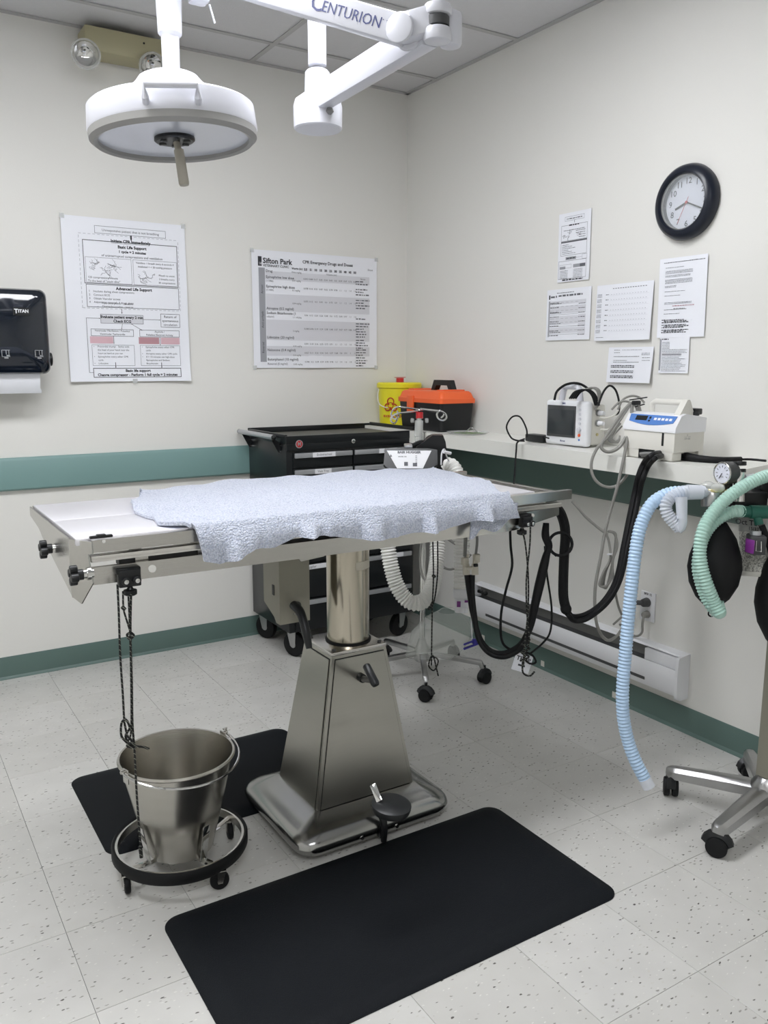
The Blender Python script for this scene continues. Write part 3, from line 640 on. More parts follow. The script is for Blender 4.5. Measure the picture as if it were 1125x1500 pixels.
b = MB(TH).lathe([(.053, 1.986), (.054, 1.979), (.049, 1.975), (.002, 1.975)], L0, n=32); b.build('centre_hub', 'black', hd)
b = MB(TH)
for k in range(6): a = k*PI/3+.3; b.box(L0+Vector((math.cos(a)*.035, math.sin(a)*.035, 1.973)), (.018, .008, .004), .001, rz=a)
b.build('hub_rib', 'dgrey', hd)
hb = Vector((LC.x+.003, LC.y-.003, 1.975)); hdx = (RT*.11-UP*.6+FW*-.1).normalized()
MB(TH).tube([hb, hb+Vector((.003, -.003, -.02)), hb+Vector((.0035, -.0035, -.021)), hb+Vector((.006, -.012, -.108)), hb+Vector((.0062, -.0125, -.113))], [.009, .009, .013, .014, .012], 20).build('sterile_handle', 'handle', t)
# grab handle on the side facing the camera
cdir = (CAM-Vector((LC.x, LC.y, CAM.z))); cdir.z = 0; cdir.normalize(); csd = Vector((-cdir.y, cdir.x, 0))
o_ = L0+cdir*.222-csd*.0+Vector((0, 0, 2.043)); hw = .062
cs = csd*.0
b = MB(TH); b.tube([o_-csd*hw-cdir*.012-Z*.03, o_-csd*hw+cdir*.018-Z*.026, o_-csd*hw+cdir*.026, o_+csd*hw+cdir*.026, o_+csd*hw+cdir*.018-Z*.026, o_+csd*hw-cdir*.012-Z*.03], .009, 10); b.build('side_handle', 'lamp', hd)

# ------------------------------------------------------------------ OPERATING TABLE
TC = Vector((-1.385, -1.765, 0))
t = thing('operating_table', (TC.x, TC.y, 0), 'stainless steel veterinary surgery table on a tapered pedestal', 'table')
def rr3(hx_, hy_, r, z, c=(TC.x, TC.y+.005)): return [(c[0]+a, c[1]+b, z) for a, b in rrect(2*hx_, 2*hy_, r, 6)]
MB().ringloft([rr3(.244, .204, .056, .0165), rr3(.248, .208, .056, .0158), rr3(.260, .220, .06, .028), rr3(.266, .226, .062, .045), rr3(.263, .223, .062, .058), rr3(.255, .215, .06, .069), rr3(.235, .196, .05, .080), rr3(.172, .131, .004, .108)]).build('base_cover', 'basesteel', t)
MB().ringloft([rr3(.20, .09, .03, .0), rr3(.20, .09, .03, .03)]).build('base_plate', 'dgrey', t)
b0, b1 = .106, .552; p0 = (.168, .128); p1 = (.092, .088)
def fr(hx_, hy_, z): return [(TC.x+a*hx_, TC.y+bb*hy_, z) for a, bb in ((1, 1), (-1, 1), (-1, -1), (1, -1))]
MB().ringloft([fr(*p0, b0), fr(*p1, b1)]).build('pedestal', 'steel', t)
def panel(si):
    B = [Vector(p) for p in fr(*p0, b0)]; T_ = [Vector(p) for p in fr(*p1, b1)]; i, j = si, (si+1) % 4
    a, b_, c, d = B[i], B[j], T_[j], T_[i]; n = (b_-a).cross(d-a).normalized()
    cen = (a+b_+c+d)/4
    if n.dot(cen-TC-Z*.3) < 0: n = -n
    def P(u, v): return (a.lerp(b_, u)).lerp(d.lerp(c, u), v)
    ex = .012/((a-b_).length); ex2 = .012/((c-d).length)
    q = [a.lerp(b_, ex)+(d-a)*.004, a.lerp(b_, 1-ex)+(c-b_)*.004, d.lerp(c, 1-ex2)-(c-b_)*.03, d.lerp(c, ex2)-(d-a)*.03]
    q2 = [p+(p-sum(q, Vector())/4).normalized()*.0032 for p in q]
    MB().add([p+n*.0014 for p in q2]+[p-n*.001 for p in q2], [(0, 1, 2, 3), (0, 1, 5, 4), (1, 2, 6, 5), (2, 3, 7, 6), (3, 0, 4, 7)]).build('panel_seam', 'black', t)
    MB().add([p+n*.0035 for p in q]+[p-n*.001 for p in q], [(0, 1, 2, 3), (0, 1, 5, 4), (1, 2, 6, 5), (2, 3, 7, 6), (3, 0, 4, 7)]).build('side_panel', 'steel', t)
for k in range(4): panel(k)
MB().bx((TC.x-.094, TC.y-.09, .55), (TC.x+.094, TC.y+.09, .562), .003).build('cap_plate', 'steelx', t)
for a in (-1, 1):
    for c in (-1, 1): MB().cyl((TC.x+a*.078, TC.y+c*.074, .562), (TC.x+a*.078, TC.y+c*.074, .566), .006, n=10).build('bolt', 'dgrey', t)
CC = (TC.x+.012, TC.y, 0)
MB().lathe([(.07, .5615), (.07, .567), (.066, .568)], CC, n=40).build('column_seal', 'rubber', t)
MB().lathe([(.0645, .565), (.0645, .9)], CC, n=48).build('lift_column', 'steelv', t)
b = MB(); a0, a1 = math.radians(-98), math.radians(-35); n = 14
vs = [(CC[0]+.0652*math.cos(a0+(a1-a0)*i/n), CC[1]+.0652*math.sin(a0+(a1-a0)*i/n), z) for z in (.79, .815) for i in range(n+1)]
b.add(vs, [(i, i+1, n+2+i, n+1+i) for i in range(n)]); b.build('column_label', 'beige', t)
# lever on the front of the pedestal
lp = Hy(530, 993, TC.y-.108); b = MB(); b.cyl(lp+Y*.02, lp-Y*.012, .013, bev=.003); b.build('lever_boss', 'black', t)
l0 = At(536, 974, 2.16); l1 = At(551, 1004, 2.13); MB().tube([l0, l0.lerp(l1, .05), l0.lerp(l1, .9), l1], [.008, .0105, .0115, .009], 12).cyl(lp-Y*.01, l0.lerp(l1, .75), .009).build('brake_lever', 'black', t)
# foot pedal
pc = At(573, 1182, 2.08); b = MB()
b.tube([Hy(562, 1232, -1.995), Hy(563, 1212, -1.998), Hy(557, 1192, -1.985), Hy(546, 1178, -1.96)], [.009, .01, .01, .008], 8, sm=4); b.build('pedal_arm', 'black', t)
MB().lathe([(.03, -.012), (.047, -.01), (.05, .0), (.05, .008), (.044, .011), (.0, .012)], pc, (.05, -.1, 1), 28).build('foot_pedal', 'black', t)
b = MB(); b.beam(At(546, 1149, 2.1), At(556, 1174, 2.075), .016, .003, .001, up=-FW); b.build('pedal_tongue', 'chrome', t)
b = MB(); b.bx((-1.395, -1.988, .017), (-1.37, -1.966, .066), .002); b.build('pedal_slot', 'black', t)
for sx in (-1.455, -1.335): MB().cyl((sx, -1.984, .038), (sx, -1.988, .038), .006, n=10).build('base_screw', 'chrome', t)
# under frame
FY, BY = -2.0, -1.505
x0, x1 = -2.17, -.75
for yy, nm in ((FY, 1), (BY, 1)):
    s_ = -1 if yy == FY else 1
    MB().prism([(x0, .898), (-1.0, .892), (-.93, .895), (x1, .925), (x1, .955), (-1.0, .938), (x0, .938)], (0, yy+.006, 0), X, Z, .012).build('side_rail', 'steelx', t)
    MB().bx((x0, yy-.018*1, .952), (x1, yy+.008, .967), .002).build('slide_strip', 'steelx', t)
MB().bx((-2.1, -1.98, .93), (-.8, -1.95, .955)).bx((-2.1, -1.55, .93), (-.8, -1.52, .955)).build('inner_channel', 'dgrey', t)
MB().bx((-1.72, -1.92, .885), (-1.05, -1.6, .955), .006).build('lift_housing', 'boxgrey', t)
for xx in (-2.05, -1.9, -.9): MB().bx((xx-.015, -1.99, .925), (xx+.015, -1.51, .955)).build('cross_member', 'steelx', t)
b = MB(); b.prism([(-1.13, .89), (-1.0, .89), (-1.03, .86), (-1.1, .865)], (0, -1.75, 0), X, Z, .01).prism([(-1.62, .89), (-1.5, .89), (-1.53, .868), (-1.6, .862)], (0, -1.9, 0), X, Z, .01); b.build('tilt_bracket', 'steelx', t)
# table top : frame rim + two panels
TZ = 1.005; FX0, FX1, FY0, FY1 = -2.2, -.722, -2.03, -1.478
b = MB(); b.prism([(FX0+.03, FY0), (FX1, FY0), (FX1, FY0+.02), (FX0+.035, FY0+.02)], (0, 0, .977), X, Y, TZ-.977).prism([(FX0, FY1-.02), (FX1, FY1-.02), (FX1, FY1), (FX0, FY1)], (0, 0, .977), X, Y, TZ-.977)
b.bx((FX1-.012, FY0+.02, .977), (FX1, FY1-.02, .99)); b.bx((FX0+.05, FY0+.02, .972), (FX1-.012, FY1-.02, .978)); b.build('top_frame', 'steelx', t)
for a, c in ((FY0+.022, -1.7565), (-1.7525, FY1-.006)):
    pn = MB().bx((FX0+.002, a, .992), (-.855, c, TZ+.003), .0015); pn.build('top_panel', 'topsteel', t)
for c, rz in ((Hz(148, 786, TZ+.006), .0), (Hz(694, 692.5, TZ+.006), .0), (Hz(722, 703, TZ+.006), 0)):
    c.x = min(c.x, -.9) if c.x > -1.5 else c.x
    MB().box(c, (.05, .012, .006), .002).box(c+Z*.003, (.02, .014, .005), .002).build('top_latch', 'black', t)
# head end plates
MB().prism([(-1.48, 1.004), (-1.48, .98), (-1.6, .965), (-1.66, .945), (-1.97, .872), (-1.976, .868), (-1.976, 1.004)], (-2.203, 0, 0), Y, Z, -.004).build('end_plate', 'steelx', t)
cu = (Vector((-2.168, -2.036, 0))-Vector((-2.205, -1.977, 0))); cl = cu.length; cu.normalize()
MB().prism([(0, 1.004), (cl, 1.004), (cl, .977), (cl*.8, .975), (cl*.95, .91), (cl*.4, .858), (0, .872)], (-2.205, -1.977, 0), cu, Z, .004).build('corner_plate', 'steelx', t)
for c, sl in ((Hy(71, 804, -1.79), .03), (Hy(116, 842, -2.05), .03)):
    k = MB().cyl(c+X*.008, c+X*sl, .010, n=16).cyl(c+X*.016, c+X*.024, .014, n=16); kb = k.build('knob_stem', 'chrome', t)
    b = MB().cyl(c+X*.008, c-X*.018, .012, n=16)
    for q in range(4): a = q*PI/2+.2; b.cyl(c-X*.02+(Y*math.cos(a)+Z*math.sin(a))*.014, c-X*.004+(Y*math.cos(a)+Z*math.sin(a))*.014, .0095, n=14, bev=.002)
    b.build('clamp_knob', 'black', t)
MB().cyl(Hy(152, 793, -2.031), Hy(152, 793, -2.034), .004, n=10).build('rail_screw', 'chrome', t)
for px in ((223, 833), (780, 755)): MB().cyl(Hy(*px, FY-.0055), Hy(*px, FY-.009), .009 if px[0] < 300 else .006, n=14).build('rail_screw', 'chrome', t)
# gear box with crank handle under the table
gx = -1.575; b = MB(); b.prism([(-1.69, .9), (-1.80, .9), (-1.80, .655), (-1.775, .655), (-1.76, .67), (-1.69, .70)], (gx-.04, 0, 0), Y, Z, .095); b.build('gear_box', 'boxgrey', t)
MB().bx((gx-.042, -1.765, .735), (gx-.0395, -1.753, .765)).build('gear_box_slot', 'black', t)
g0 = At(434, 888, 2.38); MB().cyl(g0-FW*-.03, g0-FW*.02, .012).build('crank_shaft', 'dgrey', t)
MB().tube([At(430, 886, 2.36), At(440, 897, 2.33), At(447, 920, 2.31), At(453, 950, 2.3)], [.013, .013, .012, .0125, .009], 12, sm=5).build('crank_handle', 'black', t)
MB().tube([At(430, 899, 2.36), At(436, 903, 2.35), At(444, 925, 2.33), At(449, 946, 2.32)], .0018, 6, sm=4).build('crank_wire', 'chrome', t)

# ------------------------------------------------------------------ FLEECE TOWEL
def towel():
    NX, NY = 120, 80
    def wob(x, y): return .0025*math.sin(x*31+y*7)+.002*math.sin(x*17-y*23)+.0015*math.sin(x*53+y*41)
    hem = [(-2.02, .985), (-1.96, 1.0), (-1.925, .934), (-1.885, .923), (-1.84, .935), (-1.80, .951), (-1.745, .947), (-1.69, .966), (-1.61, .963), (-1.51, .942), (-1.42, .932), (-1.34, .940), (-1.25, .937), (-1.17, .947), (-1.12, .955), (-1.06, .948), (-1.0, .946), (-.93, .943), (-.8, .94)]
    def hz(x):
        for (a, za), (b, zb) in zip(hem, hem[1:]):
            if a <= x <= b: return za+(zb-za)*(x-a)/(b-a)
        return hem[0][1] if x < hem[0][0] else hem[-1][1]
    # left edge of the cloth: distance back from the table's front edge -> x
    le = [(0, -1.935), (.02, -1.945), (.06, -1.985), (.09, -2.0), (.17, -1.985), (.20, -1.995), (.28, -2.003), (.36, -1.985), (.42, -1.972), (.5, -1.93), (.56, -1.90)]
    re = [(0, -.985), (.05, -.985), (.10, -.965), (.17, -.92), (.26, -.875), (.36, -.86), (.56, -.86)]
    def ip(T_, d):
        for (a, xa), (b, xb) in zip(T_, T_[1:]):
            if d <= b: return xa+(xb-xa)*max(0, (d-a))/(b-a)
        return T_[-1][1]
    top, bot = [], []
    FYt = -2.048
    for i in range(NX+1):
        u = i/NX
        for j in range(NY+1):
            v = j/NY                                   # 0 = front hem, 1 = back hem
            depth = .565
            if v < .22:
                q = v/.22; x = ip(le, 0)+(ip(re, 0)-ip(le, 0))*u; x += (.025*(1-q))*(1 if u > .9 else 0)*((u-.9)/.1 if u > .9 else 0)
                if u < .04: x += .01*(1-q)*(.04-u)/.04
                zb = hz(x); zt = 1.004; z = zb+(zt-zb)*q
                fold = .016*math.sin(x*34+.6)+.009*math.sin(x*67)+.004*math.sin(x*121)
                y = FYt-.004-(1-q)*(.008+max(0, fold)*1.4)-.004*math.sin(q*PI); nz = 0
                y -= .003*(1-q)
            elif v < .3:
                q = (v-.22)/.08; a = q*PI/2; x = ip(le, .02*q)+(ip(re, .02*q)-ip(le, .02*q))*u
                y = FYt+.018*(1-math.cos(a)); z = 1.004+.020*math.sin(a)
            elif v < .93:
                q = (v-.3)/.63; d = .018+(depth-.018)*q; x = ip(le, d)+(ip(re, d)-ip(le, d))*u; y = FYt+d
                z = 1.022+.016*math.sin(min(1, q*1.3)*PI/2)*min(1, u*7)*min(1, (1-u)*5)+wob(x, y)*1.3
                z -= .010*(1-min(1, u*12))*(1 if q < .5 else 0)
            else:
                q = (v-.93)/.07; x = ip(le, .55)+(ip(re, .55)-ip(le, .55))*u; y = FYt+depth+.012*math.sin(q*PI/2); z = 1.030-.075*q*q
            # curled lip at the head end
            if u < .08 and v > .3: k = (1-u/.08)**2; z += .014*k*(.5+.5*math.sin(v*19+1))-.004
            if v >= .3: z = max(z, 1.0165)
            top.append(Vector((x, y, z)))
    n = NY+1
    for _ in range(5):
        new = list(top)
        for i in range(1, NX):
            for j in range(10, NY): k = i*n+j; new[k] = top[k]*.4+(top[k-1]+top[k+1]+top[k-n]+top[k+n])*.15
        top = new
    for k in range(len(top)):
        if -2.04 < top[k].y < -1.485 and k % n >= 20: top[k].z = max(top[k].z, 1.0165)
    N_ = len(top); fs = []
    nor = [Vector((0, 0, 0)) for _ in top]
    for i in range(NX):
        for j in range(NY):
            q = (i*n+j, (i+1)*n+j, (i+1)*n+j+1, i*n+j+1); fs.append(q); c = (top[q[1]]-top[q[0]]).cross(top[q[3]]-top[q[0]])
            for k in q: nor[k] += c
    for k in range(N_): nor[k].normalize()
    rnd = random.Random(3)
    bot = [p-nn*.009 for p, nn in zip(top, nor)]; bot = [Vector((p.x, p.y, max(p.z, 1.0095) if p.y > -2.025 and p.y < -1.485 else p.z)) for p in bot]
    F = list(fs)+[tuple(N_+k for k in q[::-1]) for q in fs]
    rim = [i*n for i in range(NX+1)]+[NX*n+j for j in range(1, NY+1)]+[i*n+NY for i in range(NX-1, -1, -1)]+[j for j in range(NY-1, 0, -1)]
    for a, b in zip(rim, rim[1:]+rim[:1]): F.append((a, b, N_+b, N_+a))
    o = MB().add(top+bot, F).build('fleece_towel', 'fleece', label='pale blue fleece towel draped over the middle of the steel table', cat='towel', org=(-1.42, -1.75, 1.01))
towel()
# second layer hanging lower at the right end (inner fold of the towel)
b = MB(); vs = []; NXs = 24
for i in range(NXs+1):
    x = -1.125+.17*i/NXs
    hz_ = .905+.012*math.sin(i*.35)+(.025*(i/NXs)) - .02*math.exp(-((x+1.11)/.02)**2)
    for q in range(7): vs.append(Vector((x+.01*q/6, -2.037-.0015*math.sin(x*60+q), hz_+(.985-hz_)*q/6)))
fs = [(i*7+j, (i+1)*7+j, (i+1)*7+j+1, i*7+j+1) for i in range(NXs) for j in range(6)]; nv = len(vs)
b.add(vs+[v+Y*.003 for v in vs], fs+[tuple(k+nv for k in f[::-1]) for f in fs])
b.build('under_fold', 'fleece', bpy.data.objects['fleece_towel'], label='lower fold of the towel hanging in shade')

# ------------------------------------------------------------------ CORD CLEATS
def cleat(c, ropes, label, knob, sc=1):
    """c = centre of the clamp block on the rail"""
    t = thing('cord_cleat', c, label, 'clamp', 'tie-down cord cleats on the table rails')
    MB().box(c, (.05*sc, .022, .04*sc), .003).box(c+Vector((0, .012, .016)), (.055*sc, .03, .014), .003).build('clamp_block', 'black', t)
    for dx in (-.012, .013):
        MB().cyl(c+Vector((dx*sc, -.008, -.004)), c+Vector((dx*sc, -.022, -.004)), .0095, n=18, bev=.002).build('roller', 'black', t)
        MB().cyl(c+Vector((dx*sc, -.022, -.004)), c+Vector((dx*sc, -.025, -.004)), .0055, n=14, bev=.001).build('roller_screw', 'chrome', t)
    MB().lathe([(.005, .0), (.008, -.006), (.015, -.008), (.015, -.018), (.01, -.021)], c+knob, n=18).build('clamp_knob', 'black', t)
    b = MB()
    for P, r in ropes: b.tube(P, r, 7, sm=5)
    b.build('cord', 'rope', t)
Yc = -2.045
L_ = lambda pts, y=Yc: [Hy(a, c, y) for a, c in pts]
def knot(c, r): return [c+Vector((math.cos(a)*r*.6, math.sin(a*2)*r*.3, math.sin(a)*r)) for a in [k*PI/4 for k in range(9)]]
ropes = [(L_([(172, 856), (174, 900), (176, 960), (180, 1020), (182, 1056), (185, 1072)]), .0026),
         (L_([(192, 868), (191, 925), (193, 1000), (194, 1060), (197, 1100), (200, 1160), (204, 1215), (207, 1252)]), .0027),
         (L_([(180, 866), (181, 892), (186, 910), (191, 926)]), .0022), (L_([(188, 872), (190, 920), (192, 1000), (192, 1070), (188, 1085)], -2.05), .0022),
         ([p for p in L_([(191, 926), (196, 931), (190, 936), (186, 930), (191, 926)], -2.052)], .0028),
         (L_([(186, 1088), (178, 1078), (178, 1060), (184, 1054), (190, 1066), (184, 1078), (190, 1090), (199, 1094)], -2.052), .0028),
         (L_([(190, 1088), (200, 1093), (210, 1094), (218, 1097)], -2.056), .0028), (L_([(184, 1075), (193, 1086), (186, 1092), (196, 1096)], -2.058), .003),
         (L_([(205, 1240), (207, 1256)], -2.05), .0045), (L_([(179, 889), (183, 893)], -2.05), .0045)]
cleat(Hy(189, 846, -2.024), ropes, 'black cord cleat with long hanging cords on the left end of the front rail', Vector((.0, -.004, -.02)))
ropes = [(L_([(764, 772), (770, 800), (774, 850), (773, 900), (768, 950), (767, 975)]), .0026), (L_([(777, 772), (776, 800), (771, 850), (772, 900), (775, 940), (766, 968)]), .0026),
         (L_([(764, 944), (776, 950), (764, 956), (775, 962), (762, 968)], -2.05), .003), (L_([(766, 965), (766, 985), (776, 990), (783, 984)], -2.05), .003)]
cleat(Hy(770, 764, -2.024), ropes, 'black cord cleat with crossed hanging cords on the right end of the front rail', Vector((-.014, -.0, -.018)), .8)
yb = -1.485
ropes = [(L_([(634, 790), (635, 845), (633, 900), (632, 975)], yb), .0028), (L_([(641, 790), (641, 840), (636, 880), (628, 893), (634, 880)], yb), .0028),
         (L_([(628, 970), (634, 962), (642, 968), (636, 982), (628, 975), (634, 960), (642, 990)], yb+.005), .0028), (L_([(634, 843), (637, 845)], yb), .006)]
cleat(Hy(636, 768, -1.478), ropes, 'black cord cleat with a single long knotted cord on the rear rail of the table', Vector((0, .004, -.02)), .8)

# ------------------------------------------------------------------ MATS
def floor_mat(x0, x1, y0, y1, label, r=.045):
    rings = []
    for e, z in ((0, 0.0002), (0, .003), (.004, .006), (.035, .0145), (.06, .015)):
        rings.append([((x0+x1)/2+a, (y0+y1)/2+b, z) for a, b in rrect(x1-x0-2*e, y1-y0-2*e, max(r-e*.6, .01), 8)])
    MB().ringloft(rings).build('floor_mat', 'matm', label=label, cat='mat')
floor_mat(-2.05, -.975, -2.53, -1.99, 'black rubber anti-fatigue mat in the foreground in front of the table')
floor_mat(-2.09, -1.30, -1.64, -1.11, 'black rubber anti-fatigue mat behind the bucket and the table base')

# ------------------------------------------------------------------ casters
def wheel(parent, c, r, w_, ang, fork='grey', top=None, rubber='rubber', twin=False):
    """caster: wheel + fork; ang = rolling direction"""
    c = Vector(c); ax = Vector((-math.sin(ang), math.cos(ang), 0))
    cs = MB()
    if twin:
        cs.cyl(c-ax*w_/2, c-ax*.004, r, n=24, bev=.004).cyl(c+ax*.004, c+ax*w_/2, r, n=24, bev=.004).build('caster', rubber, parent).name
        MB().tube([c+Vector((math.cos(a), 0, math.sin(a))) *0+Vector((math.cos(ang), math.sin(ang), 0))*math.cos(a)*(r+.002)+Z*math.sin(a)*(r+.002) for a in [PI*k/8+.2 for k in range(8)]], w_*.35, 6).cyl(c+Z*r*.6, c+Z*(top or r*1.5), .006).build('caster_hood', 'black', parent)
    else:
        k = cs.cyl(c-ax*w_/2, c+ax*w_/2, r, n=28, bev=.005).build('caster', rubber, parent)
        MB().cyl(c-ax*(w_/2+.001), c+ax*(w_/2+.001), r*.28, n=16).build('wheel_hub', fork, k)
        b = MB()
        for s_ in (-1, 1):
            o = c+ax*s_*(w_/2+.003); b.prism([(-r*.25, -r*.15), (r*.25, -r*.15), (r*.62, r*1.15), (-r*.3, r*1.15)], o-ax*.001, Vector((math.cos(ang), math.sin(ang), 0)), Z, .0022)
        b.box(c+Z*(r*1.17)+Vector((math.cos(ang), math.sin(ang), 0))*r*.16, (r*.95, w_+.01, .004), rz=ang)
        b.build('fork', fork, k)

# ------------------------------------------------------------------ KICK BUCKET
BC = Vector((-1.922, -1.775, 0))
t = thing('steel_bucket', (BC.x, BC.y, .045), 'brushed stainless steel bucket with bail handle standing in the wheeled ring', 'bucket')
MB().lathe([(.0, .06), (.086, .06), (.088, .056), (.091, .062), (.121, .19), (.151, .325), (.156, .327), (.1585, .331), (.156, .336), (.151, .335), (.149, .325), (.119, .19), (.089, .066), (.0, .064)], BC, n=72, caps=(False, False)).build('pail', 'bucket', t)
e1 = Hz(333, 1072, .338); e2 = Hz(187, 1130, .32)
d1 = (Vector((e1.x, e1.y, 0))-BC).normalized(); d2 = -d1
for d in (d1, d2):
    MB().box(BC+d*.156+Z*.325, (.026, .004, .04), .002, rz=math.atan2(d.y, d.x)+PI/2).cyl(BC+d*.155+Z*.34, BC+d*.170+Z*.34, .005, n=10).build('handle_ear', 'steelx', t)
# bail lies down along the near side of the rim
a1 = math.atan2(d1.y, d1.x); pts = []
for k in range(25):
    f = k/24; a = a1-PI*f; rr = .166+.004*math.sin(f*PI); pts.append(BC+Vector((math.cos(a)*rr, math.sin(a)*rr, .338-.026*math.sin(f*PI))))
MB().tube([BC+d1*.158+Z*.35, BC+d1*.168+Z*.352]+pts+[BC+d2*.168+Z*.34], .0032, 8).build('bail_handle', 'chrome', t)
t = thing('bucket_dolly', (BC.x, BC.y, 0), 'black rimmed ring dolly on small casters carrying the steel bucket', 'dolly')
MB().lathe([(.176, .055), (.182, .053), (.186, .06), (.186, .082), (.182, .088), (.176, .086)], BC, n=72, caps=(False, False), closed=True).build('bumper_ring', 'rubber', t)
MB().lathe([(.169, .059), (.176, .059), (.176, .084), (.169, .084)], BC, n=64, caps=(False, False), closed=True).build('inner_band', 'steelx', t)
for k in range(4):
    a = math.radians(-163+90*k); d = Vector((math.cos(a), math.sin(a), 0)); s_ = Vector((-d.y, d.x, 0))
    MB().tube([BC+d*.172+Z*.068, BC+d*.145+Z*.06, BC+d*.108+Z*.05, BC+d*.08+Z*.05], .006, 6, sm=3).build('support_arm', 'steelx', t)
    b = MB(); b.beam(BC+d*.103+Z*.055, BC+d*.124+Z*.165, .022, .003, .001, up=d).beam(BC+d*.100+Z*.052, BC+d*.13+Z*.056, .024, .004); b.build('spring_clip', 'chrome', t)
    cp = BC+d*.172; wheel(t, (cp.x, cp.y, .026), .026, .016, a+1.1, 'steelx')
    MB().cyl(cp+Z*.05, cp+Z*.06, .007, n=10).build('caster_stem', 'steelx', t)

# ------------------------------------------------------------------ TOOL CART
X0, X1, Y0, Y1 = -.955, -.255, -.475, -.035
t = thing('drawer_cart', ((X0+X1)/2, (Y0+Y1)/2, 0), 'black enamelled drawer cart on casters against the back wall', 'cart')
MB().bx((X0, Y0+.012, .135), (X1, Y1, 1.03), .004).build('cabinet_body', 'cart', t)
b = MB(); b.bx((X0-.004, Y0, 1.028), (X1+.004, Y0+.012, 1.066), .002).bx((X0-.004, Y1-.008, 1.028), (X1+.004, Y1, 1.076), .002).bx((X0-.004, Y0+.012, 1.028), (X0+.008, Y1-.008, 1.072), .002).bx((X1-.008, Y0+.012, 1.028), (X1+.004, Y1-.008, 1.082), .002); b.build('tray_rim', 'cart', t)
MB().bx((X0+.01, Y0+.014, 1.03), (X1-.01, Y1-.01, 1.05)).build('tray_liner', 'liner', t)
MB().bx((X0+.002, Y0+.002, .998), (X1-.002, Y0+.012, 1.03), .002).build('top_fascia', 'cart', t)
dz_ = [(.92, .99), (.845, .913), (.765, .838), (.685, .758), (.6, .678), (.47, .593), (.3, .463), (.145, .293)]
xm = Hy(517, 660, Y0).x
for k, (a, c) in enumerate(dz_):
    for (u0, u1) in (((X0+.03, xm-.003), (xm+.003, X1-.02)) if k < 2 else ((X0+.03, X1-.02),)):
        dr_ = MB().bx((u0, Y0, a), (u1, Y0+.014, c), .002).build('drawer', 'cart', t)
        hz_ = c-.012
        MB().bx((u0+.004, Y0-.009, hz_-.014), (u1-.002, Y0-.001, hz_+.009), .003).build('drawer_pull', 'silver', dr_)
def lbl(u0, u1, z, st, dr=None):
    b = MB(); b.bx((u0, Y0-.0105, z-.011), (u1, Y0-.009, z+.011)); b.build('drawer_label', 'white', t)
    if st: b = MB(); text(b, st, ((u0+u1)/2, Y0-.0112, z), X, Z, .015); b.build('label_print', 'ink2', t, flat=True)
lbl(Hy(457, 665, Y0).x, Hy(490, 662, Y0).x, .9755, 'Endotracheal'); lbl(Hy(460, 684, Y0).x, Hy(484, 684, Y0).x, .8985, 'Vein Tray'); lbl(Hy(554, 662, Y0).x, Hy(580, 662, Y0).x, .9755, 'Bandage')
MB().bx((-.905, Y0-.0112, .4405), (-.55, Y0-.0095, .4615)).build('drawer_label', 'white', t)
b = MB(); text(b, 'Doppler', (-.85, Y0-.012, .451), X, Z, .018); b.build('label_print', 'ink2', t, flat=True)
lbl(-.39, -.33, .451, '')
c = Hy(438, 650.5, Y0+.001); MB().cyl(c, c-Y*.003, .0185, n=28).build('round_badge', 'silver', t); MB().cyl(c-Y*.003, c-Y*.0035, .015, n=28).build('badge_face', 'red', t)
b = MB(); text(b, 'M', c-Y*.004, X, Z, .022, off=.001); b.build('badge_letter', 'silver', t, flat=True)
c = Hy(517, 646, Y0+.001); MB().cyl(c, c-Y*.006, .011, n=20, bev=.002).cyl(c-Y*.006, c-Y*.008, .005, n=10).build('lock', 'chrome', t)
hy0, hy1 = -.4, -.06; hx_ = X0-.045
MB().tube([(hx_, hy0-.03, 1.06), (hx_, hy1+.03, 1.06)], .0115, 14).build('push_handle', 'silver', t)
for yy in (hy0, hy1):
    MB().sph((hx_, yy-.03 if yy == hy0 else yy+.03, 1.06), .012).prism([(0, 0), (.045, -.03), (.045, -.075), (.035, -.075), (.0, -.012)], (hx_, yy, 1.06), X, Z, .004).build('handle_bracket', 'black', t)
    for zz in (1.02, .99): MB().cyl((X0-.001, yy-.006, zz), (X0-.006, yy-.006, zz), .006, n=12).build('bolt', 'chrome', t)
for x_, y_, a in ((X0+.055, Y0+.07, 2.0), (X0+.05, Y1-.05, 2.0), (X1-.05, Y0+.07, .3), (X1-.05, Y1-.07, .3)): wheel(t, (x_, y_, .0605), .06, .03, a, 'castalu')

# ------------------------------------------------------------------ SHARPS BIN + TOOLBOX + items on shelf
c = Vector((-.128, -.128, 0)); t = thing('sharps_bin', (c.x, c.y, 1.065), 'yellow round sharps bin with red cap in the corner behind the toolbox', 'container')
MB().lathe([(.098, 1.066), (.103, 1.07), (.11, 1.225), (.112, 1.275)], c, n=48).build('bin_body', 'yellow', t)
MB().lathe([(.113, 1.262), (.119, 1.265), (.119, 1.285), (.112, 1.291), (.0, 1.293)], c, n=48, caps=(True, False)).build('lid', 'yellow', t)
cp = c+Vector((-.005, -.015, 0)); MB().cyl(cp+Z*1.29, cp+Z*1.315, .02, n=20).box(cp+Z*1.318, (.06, .02, .003), .001).build('red_cap', 'red', t)
vd = Vector((-.62, -.78, 0)).normalized(); sd_ = Vector((vd.y*-1, vd.x, 0))
if sd_.dot(RT) < 0: sd_ = -sd_
b = MB(); lc = c+vd*.112
def cyp(a, z, r=.1115): # point on the bin side, a = arc metres to the right
    an = a/r; return c+(vd*math.cos(an)+sd_*math.sin(an))*r+Z*z
for k in range(3):
    an = PI/2+k*2*PI/3; b.tube([cyp(-.036+.02*math.cos(an)+.018*math.cos(q), 1.175+.02*math.sin(an)+.018*math.sin(q)) for q in [an-PI+.5+(2*PI-1.0)*i/14 for i in range(15)]], .0032, 5)
